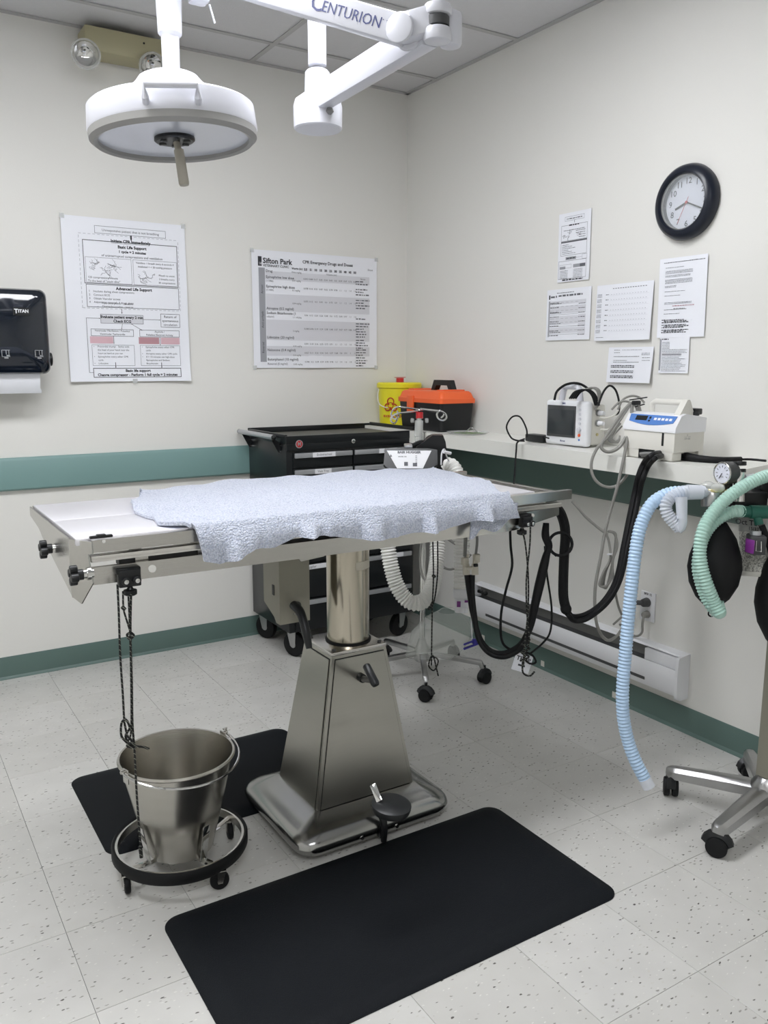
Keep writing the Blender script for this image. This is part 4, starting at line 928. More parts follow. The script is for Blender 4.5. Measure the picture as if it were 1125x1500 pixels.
b.tube([cyp(-.036+.015*math.cos(q), 1.175+.015*math.sin(q)) for q in [2*PI*i/14 for i in range(15)]], .002, 5); b.build('biohazard_mark', 'redtxt', t)
b = MB()
for i, ch in enumerate('BIOHAZARD'):
    p = cyp(-.075+.0115*i, 1.118, .113); text(b, ch, p, sd_, Z, .016, off=.0006)
b.build('bin_lettering', 'redtxt', t)
MB().tube([cyp(-.135, 1.255), cyp(-.13, 1.22, .125), cyp(-.11, 1.18, .125), cyp(-.07, 1.165, .12), cyp(-.05, 1.163, .118)], .0025, 6, sm=4).build('wire_handle', 'white', t)

t = thing('toolbox', (-.12, -.45, 1.065), 'black toolbox with bright orange lid on the shelf in the corner', 'toolbox')
tx0, tx1, ty0, ty1 = -.235, -.03, -.655, -.285
def tr(e, z): return [((tx0+tx1)/2+a, (ty0+ty1)/2+b, z) for a, b in rrect(tx1-tx0-2*e, ty1-ty0-2*e, .02, 4)]
MB().ringloft([tr(.014, 1.066), tr(.01, 1.07), tr(.0, 1.205)]).build('box_body', 'black', t)
ld = MB().ringloft([tr(-.006, 1.202), tr(-.006, 1.222), tr(.0, 1.226), tr(.008, 1.25), tr(.016, 1.258), tr(.03, 1.26)]).build('lid', 'orange', t)
for yy in (-.435,): MB().bx((tx0-.013, yy, 1.15), (tx0-.002, yy+.055, 1.235), .004).build('latch', 'orange', t)
b = MB(); b.prism([(-.09, 0), (-.065, .052), (.065, .052), (.09, 0), (.062, 0), (.045, .026), (-.045, .026), (-.062, 0)], ((tx0+tx1)/2+.012, (ty0+ty1)/2-.03, 1.258), Y, Z, .03); b.build('carry_handle', 'black', t)
b = MB(); b.bx((tx0+.04, ty0+.03, 1.258), (tx1-.04, ty0+.09, 1.266), .003).bx((tx0+.04, ty1-.09, 1.258), (tx1-.04, ty1-.03, 1.266), .003); b.build('lid_rib', 'orange', ld)

gp = Hz(697, 634, 1.067); t = thing('round_tray', gp, 'flat clear round tray with green leafy print on the white shelf beside the toolbox', 'tray')
gp = Vector((-.16, -.77, 1.066)); MB().lathe([(.0, 1.0665), (.085, 1.0665), (.1, 1.074), (.102, 1.074), (.086, 1.0655), (.0, 1.0655)], (gp.x, gp.y, 0), n=36, caps=(False, False)).build('tray_dish', 'clear', t)
t.location = gp; ORG[t.name] = gp
for o in t.children: o.data.transform(Matrix.Translation(Hz(697, 634, 1.067)-gp))
b = MB(); rnd = random.Random(5)
for k in range(34):
    a = rnd.uniform(0, 6.3); r = rnd.uniform(0, .075); p = gp+Vector((math.cos(a)*r, math.sin(a)*r, .0016+.00003*k)); q = rnd.uniform(0, 6)
    b.add([p+Vector((math.cos(q+m*.785)*(.016 if m % 2 == 0 else .008), math.sin(q+m*.785)*(.016 if m % 2 == 0 else .008), 0)) for m in range(8)], [tuple(range(8))])
b.build('leaf_print', 'greenprint', t, flat=True)
b = MB().tube([gp+Vector((.02, -.05, .008)), gp+Vector((.0, -.03, .03)), gp+Vector((-.01, -.0, .01))], .002, 6, sm=4); b.build('clip', 'chrome', t)

# power adapter with cord
ap = Hz(783, 647, 1.068); t = thing('power_adapter', (ap.x+.02, ap.y, 1.065), 'black power adapter brick with looping cord on the shelf left of the monitor', 'adapter')
ax_ = (ap.x+.02, ap.y, 1.0825); MB().box(ax_, (.05, .11, .03), .004).build('brick', 'black', t)
dA = 3.45
MB().tube([At(797, 640, 3.42), At(804, 642, 3.38)], .003, 6).tube([At(772, 640, 3.42), At(771, 628, 3.44), At(762, 611, 3.45), At(750, 611, 3.45), At(742, 625, 3.44), At(748, 640, 3.42), At(756, 645, 3.38), At(768, 646, 3.4)], .0035, 7, sm=6).tube([At(768, 643, 3.42), At(758, 648, 3.36), At(756, 662, 3.31), At(753, 706, 3.27), At(749, 735, 3.22), At(747, 775, 3.1)], .0035, 7, sm=6).build('cord', 'rubber', t)

# ------------------------------------------------------------------ PATIENT MONITOR
mo = Vector((-.185, -1.445, 1.066)); rzm = math.radians(3); T = Matrix.Translation(mo) @ Matrix.Rotation(rzm-PI/2, 4, 'Z')   # local x = to the right along the wall, local -y = towards room
t = thing('patient_monitor', mo, 'white patient monitor with dark screen and carry handle on the shelf', 'monitor')
MB(T).box((0, .01, .092), (.222, .035, .178), .012, 3).build('front_bezel', 'white', t)
MB(T).box((.004, .065, .088), (.2, .09, .16), .012, 3).build('rear_case', 'offwhite', t)
MB(T).box((-.022, -.0085, .098), (.15, .004, .125), .001).build('screen_surround', 'dgrey', t)
MB(T).box((-.022, -.0108, .095), (.138, .002, .1), .0005).build('screen', 'screen', t)
for k, zz in enumerate((.148, .13, .112, .094)): MB(T).cyl((.075, -.007, zz), (.075, -.011, zz), .0055, n=14).build('button', 'shade', t)
MB(T).cyl((.075, -.007, .07), (.075, -.018, .07), .009, n=20, bev=.002).build('dial_knob', 'shade', t); MB(T).cyl((.075, -.007, .048), (.075, -.011, .048), .006, n=14).build('orange_button', 'orange', t); MB(T).cyl((.075, -.007, .03), (.075, -.01, .03), .004, n=12).build('indicator', 'blue', t)
b = MB(T); text(b, 'BM3', (-.012, -.008, .169), X, Z, .010, off=.0003); text(b, 'Bionet', (-.012, -.008, .02), X, Z, .010, off=.0003); b.build('lettering', 'navy', t)
b = MB(T); b.tube([(-.06, .03, .175), (-.052, .03, .215), (-.04, .03, .233), (.02, .03, .233), (.032, .03, .215), (.04, .03, .175)], .0115, 12, sm=4, flat=1.3); b.build('carry_handle', 'lamp', t)
for zz in (.135, .095): MB(T).cyl((.105, .06, zz), (.112, .06, zz), .013, n=18).build('socket', 'grey', t); MB(T).cyl((.11, .06, zz), (.135, .06, zz), .0105, .008, n=16).build('connector', 'white', t)
MB(T).cyl((.104, .06, .05), (.108, .06, .05), .006, n=14).build('round_port', 'brass', t)
def lp3(pts, d): return [At(a, c, d+(e[0] if (e := q[2:]) else 0)) for q in pts for a, c in (q[:2],)]
b = MB(); b.tube(lp3([(879, 612), (890, 612), (900, 608), (906, 600)], 3.12), .0035, 7, sm=4).tube(lp3([(880, 629), (890, 629), (903, 622), (912, 612)], 3.12), .0035, 7, sm=4); b.build('sensor_lead', 'offwhite', t)
b = MB(); b.tube(lp3([(812, 586, .1), (816, 573, .1), (830, 563, .1), (848, 562, .1), (864, 572, .1), (875, 588, .1)], 3.2), .005, 7, sm=5)
for k in range(4): b.tube(lp3([(834+k*3, 584), (842+k*3, 574), (856+k*2, 571), (866+k*2, 578), (872+k*2, 594)], 3.22+.01*k), .0035, 6, sm=5)
b.build('coiled_black_lead', 'rubber', t)
b = MB()
for k in range(3): b.tube(lp3([(858+k*3, 570), (868+k*2, 568), (875+k*2, 574), (876+k, 590), (872, 600)], 3.25+.01*k), .004, 6, sm=5)
b.build('coiled_grey_lead', 'cord', t)
b = MB(); b.tube(lp3([(876, 594), (884, 574), (893, 565), (902, 572), (907, 590), (906, 604), (900, 608)], 3.14), .004, 8, sm=6); b.build('black_lead', 'rubber', t)

# ------------------------------------------------------------------ WHITE BLUE-PANEL MACHINE
wo = Vector((-.27, -1.93, 1.066)); T = Matrix.Translation(wo) @ Matrix.Rotation(-PI/2, 4, 'Z') @ Matrix.Diagonal((1, .8, .96, 1))
t = thing('water_pump', wo, 'off-white heat therapy pump with blue control panel and top handle on the shelf end', 'machine')
b = MB(T)
b.prism([(0, .03), (0, .1), (.032, .14), (.05, .145), (.19, .14), (.19, .01), (.16, 0.0), (.16, .03)], (-.11, 0, 0), Y, Z, .22); b.build('lower_case', 'offwhite', t)
b = MB(T); b.box((-.075, .03, .0175), (.07, .06, .034), .004).box((.075, .03, .0175), (.06, .06, .034), .004).box((.0, .12, .018), (.2, .08, .034), .004); b.build('foot', 'offwhite', t)
b = MB(T); b.prism([(-.004, .1), (-.002, .118), (.03, .158), (.06, .166), (.192, .15), (.192, .1)], (-.114, 0, 0), Y, Z, .228); b.build('upper_cover', 'white', t)
b = MB(T); n_ = Vector((0, -.78, .62)).normalized(); pu = Vector((1, 0, 0)); pvv = Vector((0, .62, .78)); pvv = (Vector((0, .03-(-.002), .158-.118))).normalized(); n_ = pu.cross(pvv)
pc_ = Vector((.0, -.002, .118))+pvv*.026+n_*.001
poly = [(-.1, .022), (-.095, -.008)]+[(-.095+.19*i/10, -.008-.014*math.sin(PI*i/10)) for i in range(1, 10)]+[(.095, -.008), (.1, .022)]
b.prism(poly, pc_, pu, pvv, .002); b.build('control_panel', 'blue', t)
b = MB(T); b.prism([(-.07, -.004), (-.02, -.004), (-.02, .016), (-.07, .016)], pc_+n_*.002, pu, pvv, .0008); b.prism([(-.012, .004), (-.004, .004), (-.004, .014), (-.012, .014)], pc_+n_*.002, pu, pvv, .0006).prism([(-.012, -.008), (-.004, -.008), (-.004, .0), (-.012, .0)], pc_+n_*.002, pu, pvv, .0006); b.build('display', 'black', t)
for k in range(5): MB(T).prism([(.01+.016*k, .0), (.021+.016*k, .0), (.021+.016*k, .01), (.01+.016*k, .01)], pc_+n_*.002, pu, pvv, .0008).build('panel_button', 'white', t)
MB(T).bx((.058, -.002, .052), (.066, .002, .098)).build('water_gauge_slot', 'black', t)
b = MB(T); b.prism([(.035, .155), (.085, .214), (.1, .214), (.14, .152)], (.075, 0, 0), Y, Z, .025).tube([(-.06, .1, .158), (-.055, .095, .195), (-.04, .093, .203), (.07, .093, .203), (.09, .093, .2)], .0105, 10); b.build('carry_handle', 'offwhite', t)
MB(T).box((.09, .15, .172), (.04, .04, .022), .004).box((.09, .13, .165), (.06, .012, .014), .003).build('filler_cap', 'black', t)
b = MB(T); text(b, '___/\\___', (.111, .08, .09), Y, Z, .012); text(b, 'HTP-1500', (.111, .08, .078), Y, Z, .009); b.build('side_logo', 'ink2', t, flat=True)
MB(T).bx((-.04, .0, .002), (.03, .012, .034)).build('hose_recess', 'black', t)
b = MB(T); b.tube([(.03, .01, .022), (.0, -.01, .02), (-.02, -.02, .016)], .006, 8, sm=3).tube([(.03, .012, .016), (.0, -.002, .014), (-.02, -.012, .01)], .006, 8, sm=3); b.build('hose_port', 'grey', t)

# black hose bundle from machine to the table
def hose(name, mt, segs, label, cat='hose', group=None):
    b = MB()
    for P, r in segs: b.tube(P, r, 9, sm=6)
    return b.build(name, mt, label=label, cat=cat, group=group)
def path(pts): return [At(*p) for p in pts]
hose('black_hose', 'rubber', [
    ([Hz(970, 663, 1.088), Hz(956, 667, 1.09), Hx(944, 678, -.312), Hx(936, 697, -.322)]+path([(930, 722, 2.9), (922, 760, 2.88), (914, 800, 2.86), (903, 850, 2.84), (884, 882, 2.82), (860, 900, 2.8), (840, 904, 2.79), (830, 896, 2.78)]), .011),
    ([Hz(972, 667, 1.08), Hz(960, 671, 1.086), Hx(949, 684, -.325), Hx(941, 704, -.335)]+path([(936, 726, 2.88), (929, 760, 2.86), (919, 805, 2.84), (908, 850, 2.82), (890, 882, 2.8), (862, 905, 2.78), (842, 909, 2.78), (830, 898, 2.77)]), .009),
    (path([(829, 892, 2.78), (825, 870, 2.78), (826, 820, 2.77), (828, 780, 2.76), (823, 756, 2.75), (814, 742, 2.73), (804, 738, 2.71)]), .0165)],
    'thick black hose looping from the white pump down and up to the table end')
MB().sph(At(829, 892, 2.775), .019, 14).build('hose_joint', 'rubber', bpy.data.objects['black_hose'])
hose('black_hose', 'rubber', [
    (path([(800, 766, 2.70), (799, 785, 2.7), (804, 800, 2.71), (800, 815, 2.71), (793, 845, 2.72), (785, 880, 2.72), (776, 920, 2.73), (764, 945, 2.74)]), [.010, .013, .013, .011, .015, .016, .014, .011, .01]),
    (path([(770, 935, 2.735), (758, 948, 2.75), (738, 957, 2.76), (718, 953, 2.77), (703, 935, 2.78), (693, 900, 2.78), (688, 870, 2.78), (684, 842, 2.78)]), .0095),
    (path([(774, 935, 2.72), (760, 952, 2.735), (738, 962, 2.745), (716, 956, 2.755), (701, 935, 2.765), (695, 900, 2.77), (692, 870, 2.77), (692, 842, 2.77)]), .009)],
    'black double hose hanging in a U from the table end to the cream connectors')
MB().tube([At(821, 797, 2.745)+(RT*math.cos(a)+UP*math.sin(a))*.038 for a in [2*PI*k/28 for k in range(28)]], .0052, 8, closed=True).tube(path([(804, 795, 2.72), (807, 806, 2.73), (815, 814, 2.735)]), .005, 8, sm=4).build('coiled_hose', 'rubber', label='small round loop of black tubing behind the thick hose at the table end', cat='tube')
hose('thin_black_cable', 'rubber', [(path([(747, 772, 2.72), (748, 800, 2.72), (750, 830, 2.73), (741, 865, 2.74), (734, 900, 2.75), (735, 938, 2.76), (748, 952, 2.77), (764, 958, 2.77), (772, 962, 2.77)]), .0042)], 'thin black cable hanging in a loop left of the crossed cords', 'cable')
hose('thin_black_cable', 'rubber', [(path([(798, 800, 2.78), (801, 840, 2.79), (808, 890, 2.8), (806, 925, 2.8), (795, 942, 2.79), (776, 958, 2.77)]), .0034)], 'thin black cable hanging right of the thick black strap under the table', 'cable')
# cream connector block
t = thing('hose_connector', At(688, 826, 2.76), 'cream plastic twin hose connector hanging under the front of the table', 'connector')
b = MB()
for px, d in ((683, 2.775), (696, 2.765)): b.cyl(At(px, 842, d), At(px-.5, 826, d), .0115, n=14).cyl(At(px, 826, d), At(px, 812, d), .0085, n=14)
b.box(At(681, 822, 2.765), (.024, .016, .026), .004).box(At(698, 818, 2.765), (.022, .016, .03), .004).box(At(690, 832, 2.76), (.045, .012, .012), .003); b.build('connector_body', 'beige', t)
MB().box(At(697, 828, 2.75), (.014, .01, .01), .002).build('release_tab', 'black', t)
MB().tube(path([(681, 815, 2.77), (682, 790, 2.76), (682, 768, 2.75)]), .0062, 9).tube(path([(697, 812, 2.77), (699, 790, 2.76), (696, 768, 2.75)]), .0045, 9, sm=3).build('grey_tube', 'grey', t)
# tag on cord
t = thing('paper_tag', At(765, 972, 2.75), 'white card tag tied beneath the hoses under the table', 'tag')
tg = At(765, 971, 2.75); tu = (RT*.94-UP*.3+FW*.1).normalized(); tv = tu.cross(FW)*-1; tv = FW.cross(tu)*-1
if tv.z < 0: tv = -tv
nn = tu.cross(tv)
MB().prism([(-.03, -.03), (.03, -.03), (.03, .03), (-.03, .03)], tg, tu, tv, .001).build('card', 'paper', t)
b = MB(); text(b, 'TEMP', tg+nn*.0016+tv*.012, tu, tv, .02, off=.0006); b.prism([(-.012, -.012), (.012, -.012), (.012, -.006), (-.012, -.006)], tg+nn*.0012, tu, tv, .0003); b.build('tag_print', 'ink', t, flat=True)
MB().tube(path([(772, 958, 2.74), (768, 964, 2.735), (776, 972, 2.73), (785, 970, 2.74), (780, 960, 2.74), (770, 955, 2.74)]), .0035, 7, sm=4).build('tie', 'rubber', t)
# blue clip on a string
t = thing('blue_clip', At(691, 946, 3.0), 'blue plastic clip hanging on a white string behind the double hose', 'clip')
b = MB(); c = At(691, 946, 3.0); b.beam(c-RT*.03-UP*.012, c+RT*.028+UP*.01, .012, .007, .003).beam(c-RT*.03+UP*.004, c+RT*.008+UP*.018, .012, .006, .003).box(c+RT*.01+UP*.016, (.016, .016, .02), .004); b.build('clip_body', 'bluep', t)
MB().tube([At(690, 895, 3.0), At(691, 925, 3.0), At(692, 940, 3.0)], .0018, 6).build('string', 'white', t)

# ------------------------------------------------------------------ grey cables by the pump
b = MB(); d = 2.98
b.tube(lp3([(924, 590), (913, 602), (900, 621), (885, 643), (881, 656), (892, 662), (908, 654), (920, 632), (925, 608), (926, 592)], d), .0062, 8, sm=6)
b.tube(lp3([(933, 588), (938, 606), (935, 640), (930, 669), (918, 696), (902, 712), (884, 712), (870, 700), (866, 680), (874, 658), (892, 638), (908, 615), (922, 594)], d), .0055, 8, sm=6)
b.tube(lp3([(921, 630), (916, 660, -.02), (905, 710, -.02), (895, 745), (886, 780), (880, 815), (872, 860), (872, 900), (878, 925), (890, 938, .06), (903, 932, .1), (912, 920, .1)], d), .0058, 8, sm=6)
b.tube(lp3([(905, 600), (912, 586), (924, 580), (936, 582), (944, 590)], d+.05), .004, 8, sm=6)
b.tube(lp3([(896, 600), (906, 590), (918, 588), (930, 594), (934, 604)], d+.03), .004, 8, sm=6)
for k in range(4): b.tube(lp3([(905+k*2, 612+k*4), (896+k, 628+k*3), (890+k*2, 640+k), (896+k*3, 648), (908, 644-k*2)], d+.06), .0035, 7, sm=5)
cb = b.build('grey_cable', 'cord', label='bundle of grey cables looped and hanging in front of the white pump', cat='cable')
b = MB(); b.box(At(932, 590, d-.01), (.03, .02, .016), .004).beam(At(922, 586, d), At(948, 582, d), .008, .004, .001).beam(At(930, 596, d), At(944, 592, d), .008, .004, .001); b.build('velcro_tie', 'black', cb)
b = MB(); dd = 3.05
for k in range(4): b.tube(lp3([(890+k, 778), (900+k*.5, 782), (904-k, 800), (898, 820), (896-k, 845), (888, 858+k), (878+k*2, 857), (884+k, 838), (894, 818), (892, 795), (888, 782)], dd+.008*k), .0045, 7, sm=6)
b.tube(lp3([(896, 815), (899, 850), (905, 885), (913, 905), (920, 918)], dd+.06), .0045, 7, sm=6)
b.tube(lp3([(838, 734), (848, 745), (858, 757), (875, 772), (890, 783)], 2.98), .005, 7, sm=5)
o = b.build('grey_cable', 'cord', label='grey cable coiled and tied hanging on the right wall behind the table end', cat='cable'); MB().box(At(893, 812, dd-.005), (.02, .012, .006), .002).build('cable_tie', 'white', o)

# ------------------------------------------------------------------ OUTLET
oc = Hx(950, 888, 0); t = thing('wall_outlet', (0, oc.y, oc.z), 'white wall outlet with a grey plug on the right wall above the heater', 'outlet')
MB().box((-.004, oc.y, oc.z), (.006, .072, .118), .002).build('cover_plate', 'white', t)
b = MB(); text(b, 'BKR 12', (-.0076, oc.y, oc.z+.05), -Y, Z, .012, off=.0004); b.build('plate_label', 'ink', t, flat=True)
pl = Vector((-.02, oc.y, oc.z+.018)); p2 = Vector((-.02, oc.y-.005, oc.z-.03))
t = thing('power_plug', pl, 'grey moulded plug in the wall outlet with its cable curling down', 'plug')
MB().cyl((-.008, pl.y, pl.z), (-.035, pl.y+.0, pl.z), .019, .016, n=16, bev=.003).cyl((-.03, pl.y, pl.z), (-.04, pl.y+.03, pl.z-.004), .010, n=12).build('plug_body', 'dgrey', t)
MB().tube([(-.04, pl.y+.03, pl.z-.004), (-.042, pl.y+.055, pl.z-.03), (-.045, pl.y+.085, pl.z-.07), (-.05, pl.y+.13, pl.z-.12)], .0045, 8, sm=5).build('cable', 'cord', t)
t = thing('power_plug', p2, 'light grey lower plug in the wall outlet partly hidden by the blue hose', 'plug')
MB().cyl((-.008, p2.y, p2.z), (-.034, p2.y, p2.z), .015, .012, n=16, bev=.003).build('plug_body', 'cord', t)
MB().tube([(-.03, p2.y, p2.z), (-.04, p2.y-.004, p2.z-.035), (-.035, p2.y, p2.z-.07), (-.03, p2.y+.03, p2.z-.095), (-.03, p2.y+.08, p2.z-.095), (-.03, p2.y+.12, p2.z-.07)], .0048, 8, sm=5).build('cable', 'cord', t)

# ------------------------------------------------------------------ BASEBOARD HEATER
hy0, hy1 = -1.955, -.70
t = thing('baseboard_heater', (-.03, (hy0+hy1)/2, .13), 'long white electric baseboard heater on the right wall', 'heater')
MB().bx((-.008, hy0, .135), (-.001, hy1, .312)).build('back_panel', 'grey', t)
MB().prism([(0, .313), (-.034, .309), (-.040, .302), (-.038, .300), (-.032, .304), (0, .307)], (0, hy0, 0), X, Z, -(hy1-hy0)).build('top_cover', 'white', t)
MB().prism([(-.055, .252), (-.061, .254), (-.069, .232), (-.068, .205), (-.064, .165), (-.056, .15), (-.052, .15), (-.058, .205), (-.060, .228)], (0, hy0, 0), X, Z, -(hy1-hy0)).build('front_cover', 'white', t)
MB().bx((-.05, hy0+.03, .155), (-.01, hy1-.03, .25)).build('heating_element', 'dgrey', t)
MB().bx((-.0672, hy0+.15, .174), (-.062, hy1-.12, .186)).build('lower_slot', 'dgrey', t)
MB().prism([(0, .135), (-.045, .135), (-.066, .145), (-.069, .235), (-.066, .298), (-.062, .307), (0, .313)], (0, hy0-.004, 0), X, Z, -.012).build('end_cap', 'white', t)
MB().prism([(0, .135), (-.045, .135), (-.066, .145), (-.069, .235), (-.066, .298), (-.062, .307), (0, .313)], (0, hy1-.008, 0), X, Z, -.012).build('end_cap', 'white', t)
MB().bx((-.05, hy0+.012, .25), (-.012, hy0+.17, .296)).build('wiring_cover', 'white', t)
b = MB(); p = Vector((-.07, -.95, .255)); b.box((-.058, -.765, .283), (.02, .03, .016), .004).cyl((-.05, -.80, .283), (-.07, -.80, .279), .012, n=14); b.build('thermostat_knob', 'black', t)
# little square markers on the baseboard
for k, (px, py) in enumerate(((708, 934), (795, 972), (900, 1018))):
    c = Hx(px, py, -.004); MB().box((-.0048, c.y, c.z), (.0015, .022, .026)).build('square_sticker', 'offwhite', label=('small square sticker on the green baseboard, nearest the corner', 'small square sticker on the green baseboard under the middle of the heater', 'small square sticker on the green baseboard beside the blue hose')[k], cat='sticker')

# ------------------------------------------------------------------ WARMING UNIT STAND
SCN = Vector((-.53, -.945, 0))
t = thing('rolling_pole_stand', (SCN.x, SCN.y, 0), 'chrome rolling pole stand with five casters and looped hooks behind the table', 'stand')
MB().lathe([(.03, .075), (.036, .08), (.034, .12), (.02, .16), (.016, .175), (.0145, .18)], SCN, n=24).build('hub', 'castalu', t)
for k in range(5):
    a = math.radians(-121+72*k); d = Vector((math.cos(a), math.sin(a), 0)); s_ = Vector((-d.y, d.x, 0))
    lg = MB(); lg.beam(SCN+d*.02+Z*.112, SCN+d*.27+Z*.092, .026, .022, .005).beam(SCN+d*.262+Z*.1, SCN+d*.278+Z*.066, .02, .02, .004); lg.build('leg', 'castalu', t)
    wheel(t, SCN+d*.285+Z*.0275, .0275, .042, a+1.0, top=.055, twin=True)
MB().lathe([(.0125, .17), (.0125, .6), (.0105, .605), (.0105, 1.1)], SCN, n=20).build('pole', 'chrome', t)
HT = At(614, 604, 3.17); SX = HT.x; 
PT = Vector((SCN.x, SCN.y, 1.1))
dS = (SCN-CAM).dot(FW)
TOP = lambda x, y, dd=0: At(x, y, 3.33+dd)
MB().cyl(TOP(614, 668), TOP(613, 640), .0155, n=18).cyl(TOP(613, 640), TOP(614, 616), .0175, n=18, bev=.002).build('clear_sleeve', 'clear', t)
MB().cyl(TOP(614, 690), TOP(614, 604), .0095, n=16).build('upper_pole', 'chrome', t)
MB().cyl(TOP(614.5, 613), TOP(614.5, 604), .0145, n=18).build('red_collar', 'red', t)
MB().box(TOP(604, 616), (.012, .012, .018), .003).box(TOP(625, 616), (.012, .012, .018), .003).build('lock_wing', 'clear', t)
b = MB()
b.tube([TOP(615, 600), TOP(600, 598), TOP(585, 596), TOP(577, 599, .02), TOP(573, 607, .03), TOP(578, 614, .03), TOP(584, 610, .02), TOP(582, 602, .01)], .0035, 8, sm=5)
b.tube([TOP(612, 602), TOP(596, 604, -.06), TOP(582, 606, -.12), TOP(574, 610, -.14), TOP(573, 617, -.14), TOP(578, 620, -.14), TOP(582, 613, -.13), TOP(578, 606, -.12)], .0035, 8, sm=5)
b.tube([TOP(616, 600), TOP(632, 602), TOP(645, 603), TOP(652, 606), TOP(654, 612), TOP(649, 616), TOP(642, 613), TOP(640, 606), TOP(645, 601)], .0035, 8, sm=5)
b.tube([TOP(616, 599), TOP(634, 601, .06), TOP(648, 603, .1), TOP(650, 608, .1), TOP(646, 612, .1)], .0035, 8, sm=5); b.build('hook', 'chrome', t)
# unit
u0 = At(603, 690, 3.12)+Z*.0; t = thing('warming_unit', u0, 'pale grey forced-air warming unit with white control panel clamped on the pole stand', 'machine')
ux = RT.copy(); ux.z = 0; ux.normalize(); uy = Vector((-ux.y, ux.x, 0)); T = Matrix.Translation(Vector((u0.x, u0.y, .038))); Rm = Matrix((ux, uy, Z)).transposed().to_4x4(); T = T @ Rm
MB(T).box((.0, .075, .915), (.185, .15, .15), .012, 3).build('case', 'offwhite', t)
# sloped bezel: hexagonal black frame with white panel
zc = 1.022; 
def slope(a, z_): return (a, -.02+(z_)*.9, 0)
pu = Vector((1, 0, 0)); pv_ = Vector((0, .55, .83)).normalized(); o_ = Vector((-.005, -.012, .975))
MB(T).prism([(-.1, .0), (-.09, -.012), (-.065, -.03), (.055, -.03), (.1, .0), (.1, .06), (.07, .066), (-.095, .066)], o_, pu, pv_, .02).build('bezel', 'cart', t)
n_ = pu.cross(pv_)
MB(T).prism([(-.088, .056), (-.05, -.018), (.045, -.018), (.078, .056)], o_+n_*.02, pu, pv_, .0015).build('control_panel', 'white', t)
b = MB(T); text(b, 'BAIR HUGGER', o_+n_*.0222+pv_*.048-pu*.005, pu, pv_, .0135, off=.0007); text(b, 'MODEL 505', o_+n_*.0222+pv_*.03-pu*.03, pu, pv_, .006, off=.0002)
for k in range(5): b.prism([(.018, .032-.007*k), (.024, .032-.007*k), (.024, .034-.007*k), (.018, .034-.007*k)], o_+n_*.022, pu, pv_, .0004)
b.prism([(-.024, -.008), (-.01, -.008), (-.01, .008), (-.024, .008)], o_+n_*.022, pu, pv_, .0005).prism([(.008, -.01), (.024, -.01), (.024, .004), (.008, .004)], o_+n_*.022, pu, pv_, .0005).prism([(-.078, .03), (-.068, .03), (-.073, .04)], o_+n_*.022, pu, pv_, .0005); b.build('panel_print', 'ink2', t, flat=True)
MB(T).box((-.012, .06, 1.045), (.03, .09, .012), .003).build('clamp_bar', 'silver', t)
b = MB(T); b.prism([(.0, .88), (.135, .88), (.11, 1.06), (.1, 1.085), (.06, 1.085), (.0, 1.04)], (.02, .12, 0), X, Z, .06).tube([(-.02, .12, 1.02), (.03, .1, 1.05), (.06, .08, 1.055)], .012, 8, sm=3).tube([(.04, .13, 1.03), (.07, .12, 1.07), (.1, .11, 1.075)], .01, 8, sm=3); b.build('rear_mount', 'black', t)
MB().tube([At(646, 681, 3.1), At(647, 664, 3.1), At(651, 658, 3.12), At(654, 668, 3.14), At(658, 676, 3.16)], .003, 7, sm=4).cyl(At(650, 662, 3.1), At(660, 664, 3.12), .006, n=10).build('hose_tie', 'white', t)
# corrugated white hose
P = path([(566, 775, 3.1), (568, 800, 3.1), (573, 830, 3.1), (581, 857, 3.1), (594, 877, 3.1), (610, 884, 3.1), (626, 875, 3.12), (635, 851, 3.16), (640, 820, 3.2), (641, 780, 3.22), (643, 730, 3.24), (647, 700, 3.22), (653, 684, 3.2), (660, 682, 3.18), (668, 692, 3.16), (674, 715, 3.14), (677, 750, 3.12), (677, 790, 3.12), (676, 830, 3.12), (676, 862, 3.12)])
t = thing('warming_hose', P[0], 'white corrugated warming hose hanging in a U under the table', 'hose')
MB().corr(P, .0275, .0032, .0115, 16, 8).build('corrugated_tube', 'whose', t)
MB().cyl(At(676, 862, 3.12), At(676, 876, 3.12), .0315, n=24, bev=.004).cyl(At(676, 876, 3.12), At(676, 897, 3.12), .025, n=24).build('nozzle', 'white', t)
c = At(678, 885, 3.09); MB().box(c, (.038, .004, .028), .001, rz=-.56).build('nozzle_label', 'paper', t)
b = MB(); b.box(At(672, 885, 3.086), (.014, .002, .022), rz=-.56).box(At(683, 881, 3.086), (.012, .002, .008), rz=-.56); b.build('label_print', 'purple', t)
# clear plastic bag hung around the stand base
vs = []; n = 26; rnd = random.Random(11); lv = [(895, 20), (905, 45), (925, 62), (945, 60), (962, 50)]
rings = []
for j, (py, hw_) in enumerate(lv):
    cx_ = [656, 652, 646, 640, 632][j]; rg = []
    for k in range(n):
        a = 2*PI*k/n; rr = 1+.1*math.sin(a*3+j)+.05*math.sin(a*7+j*2)
        rg.append(At(cx_+hw_*.72*math.cos(a)*rr, py+5*math.sin(a), 3.5+hw_/62*.12*math.sin(a)*rr))
    rings.append(rg)
MB().ringloft(rings, (False, False)).tube(rings[-1], .0015, 5, closed=True).tube([rings[0][k] for k in range(0, n)], .0015, 5, closed=True).tube([rings[0][2], rings[1][2], rings[2][1], rings[3][1], rings[4][0]], .0015, 5, sm=3).build('plastic_bag', 'bag', label='crumpled clear plastic bag over the base of the pole stand', cat='bag')

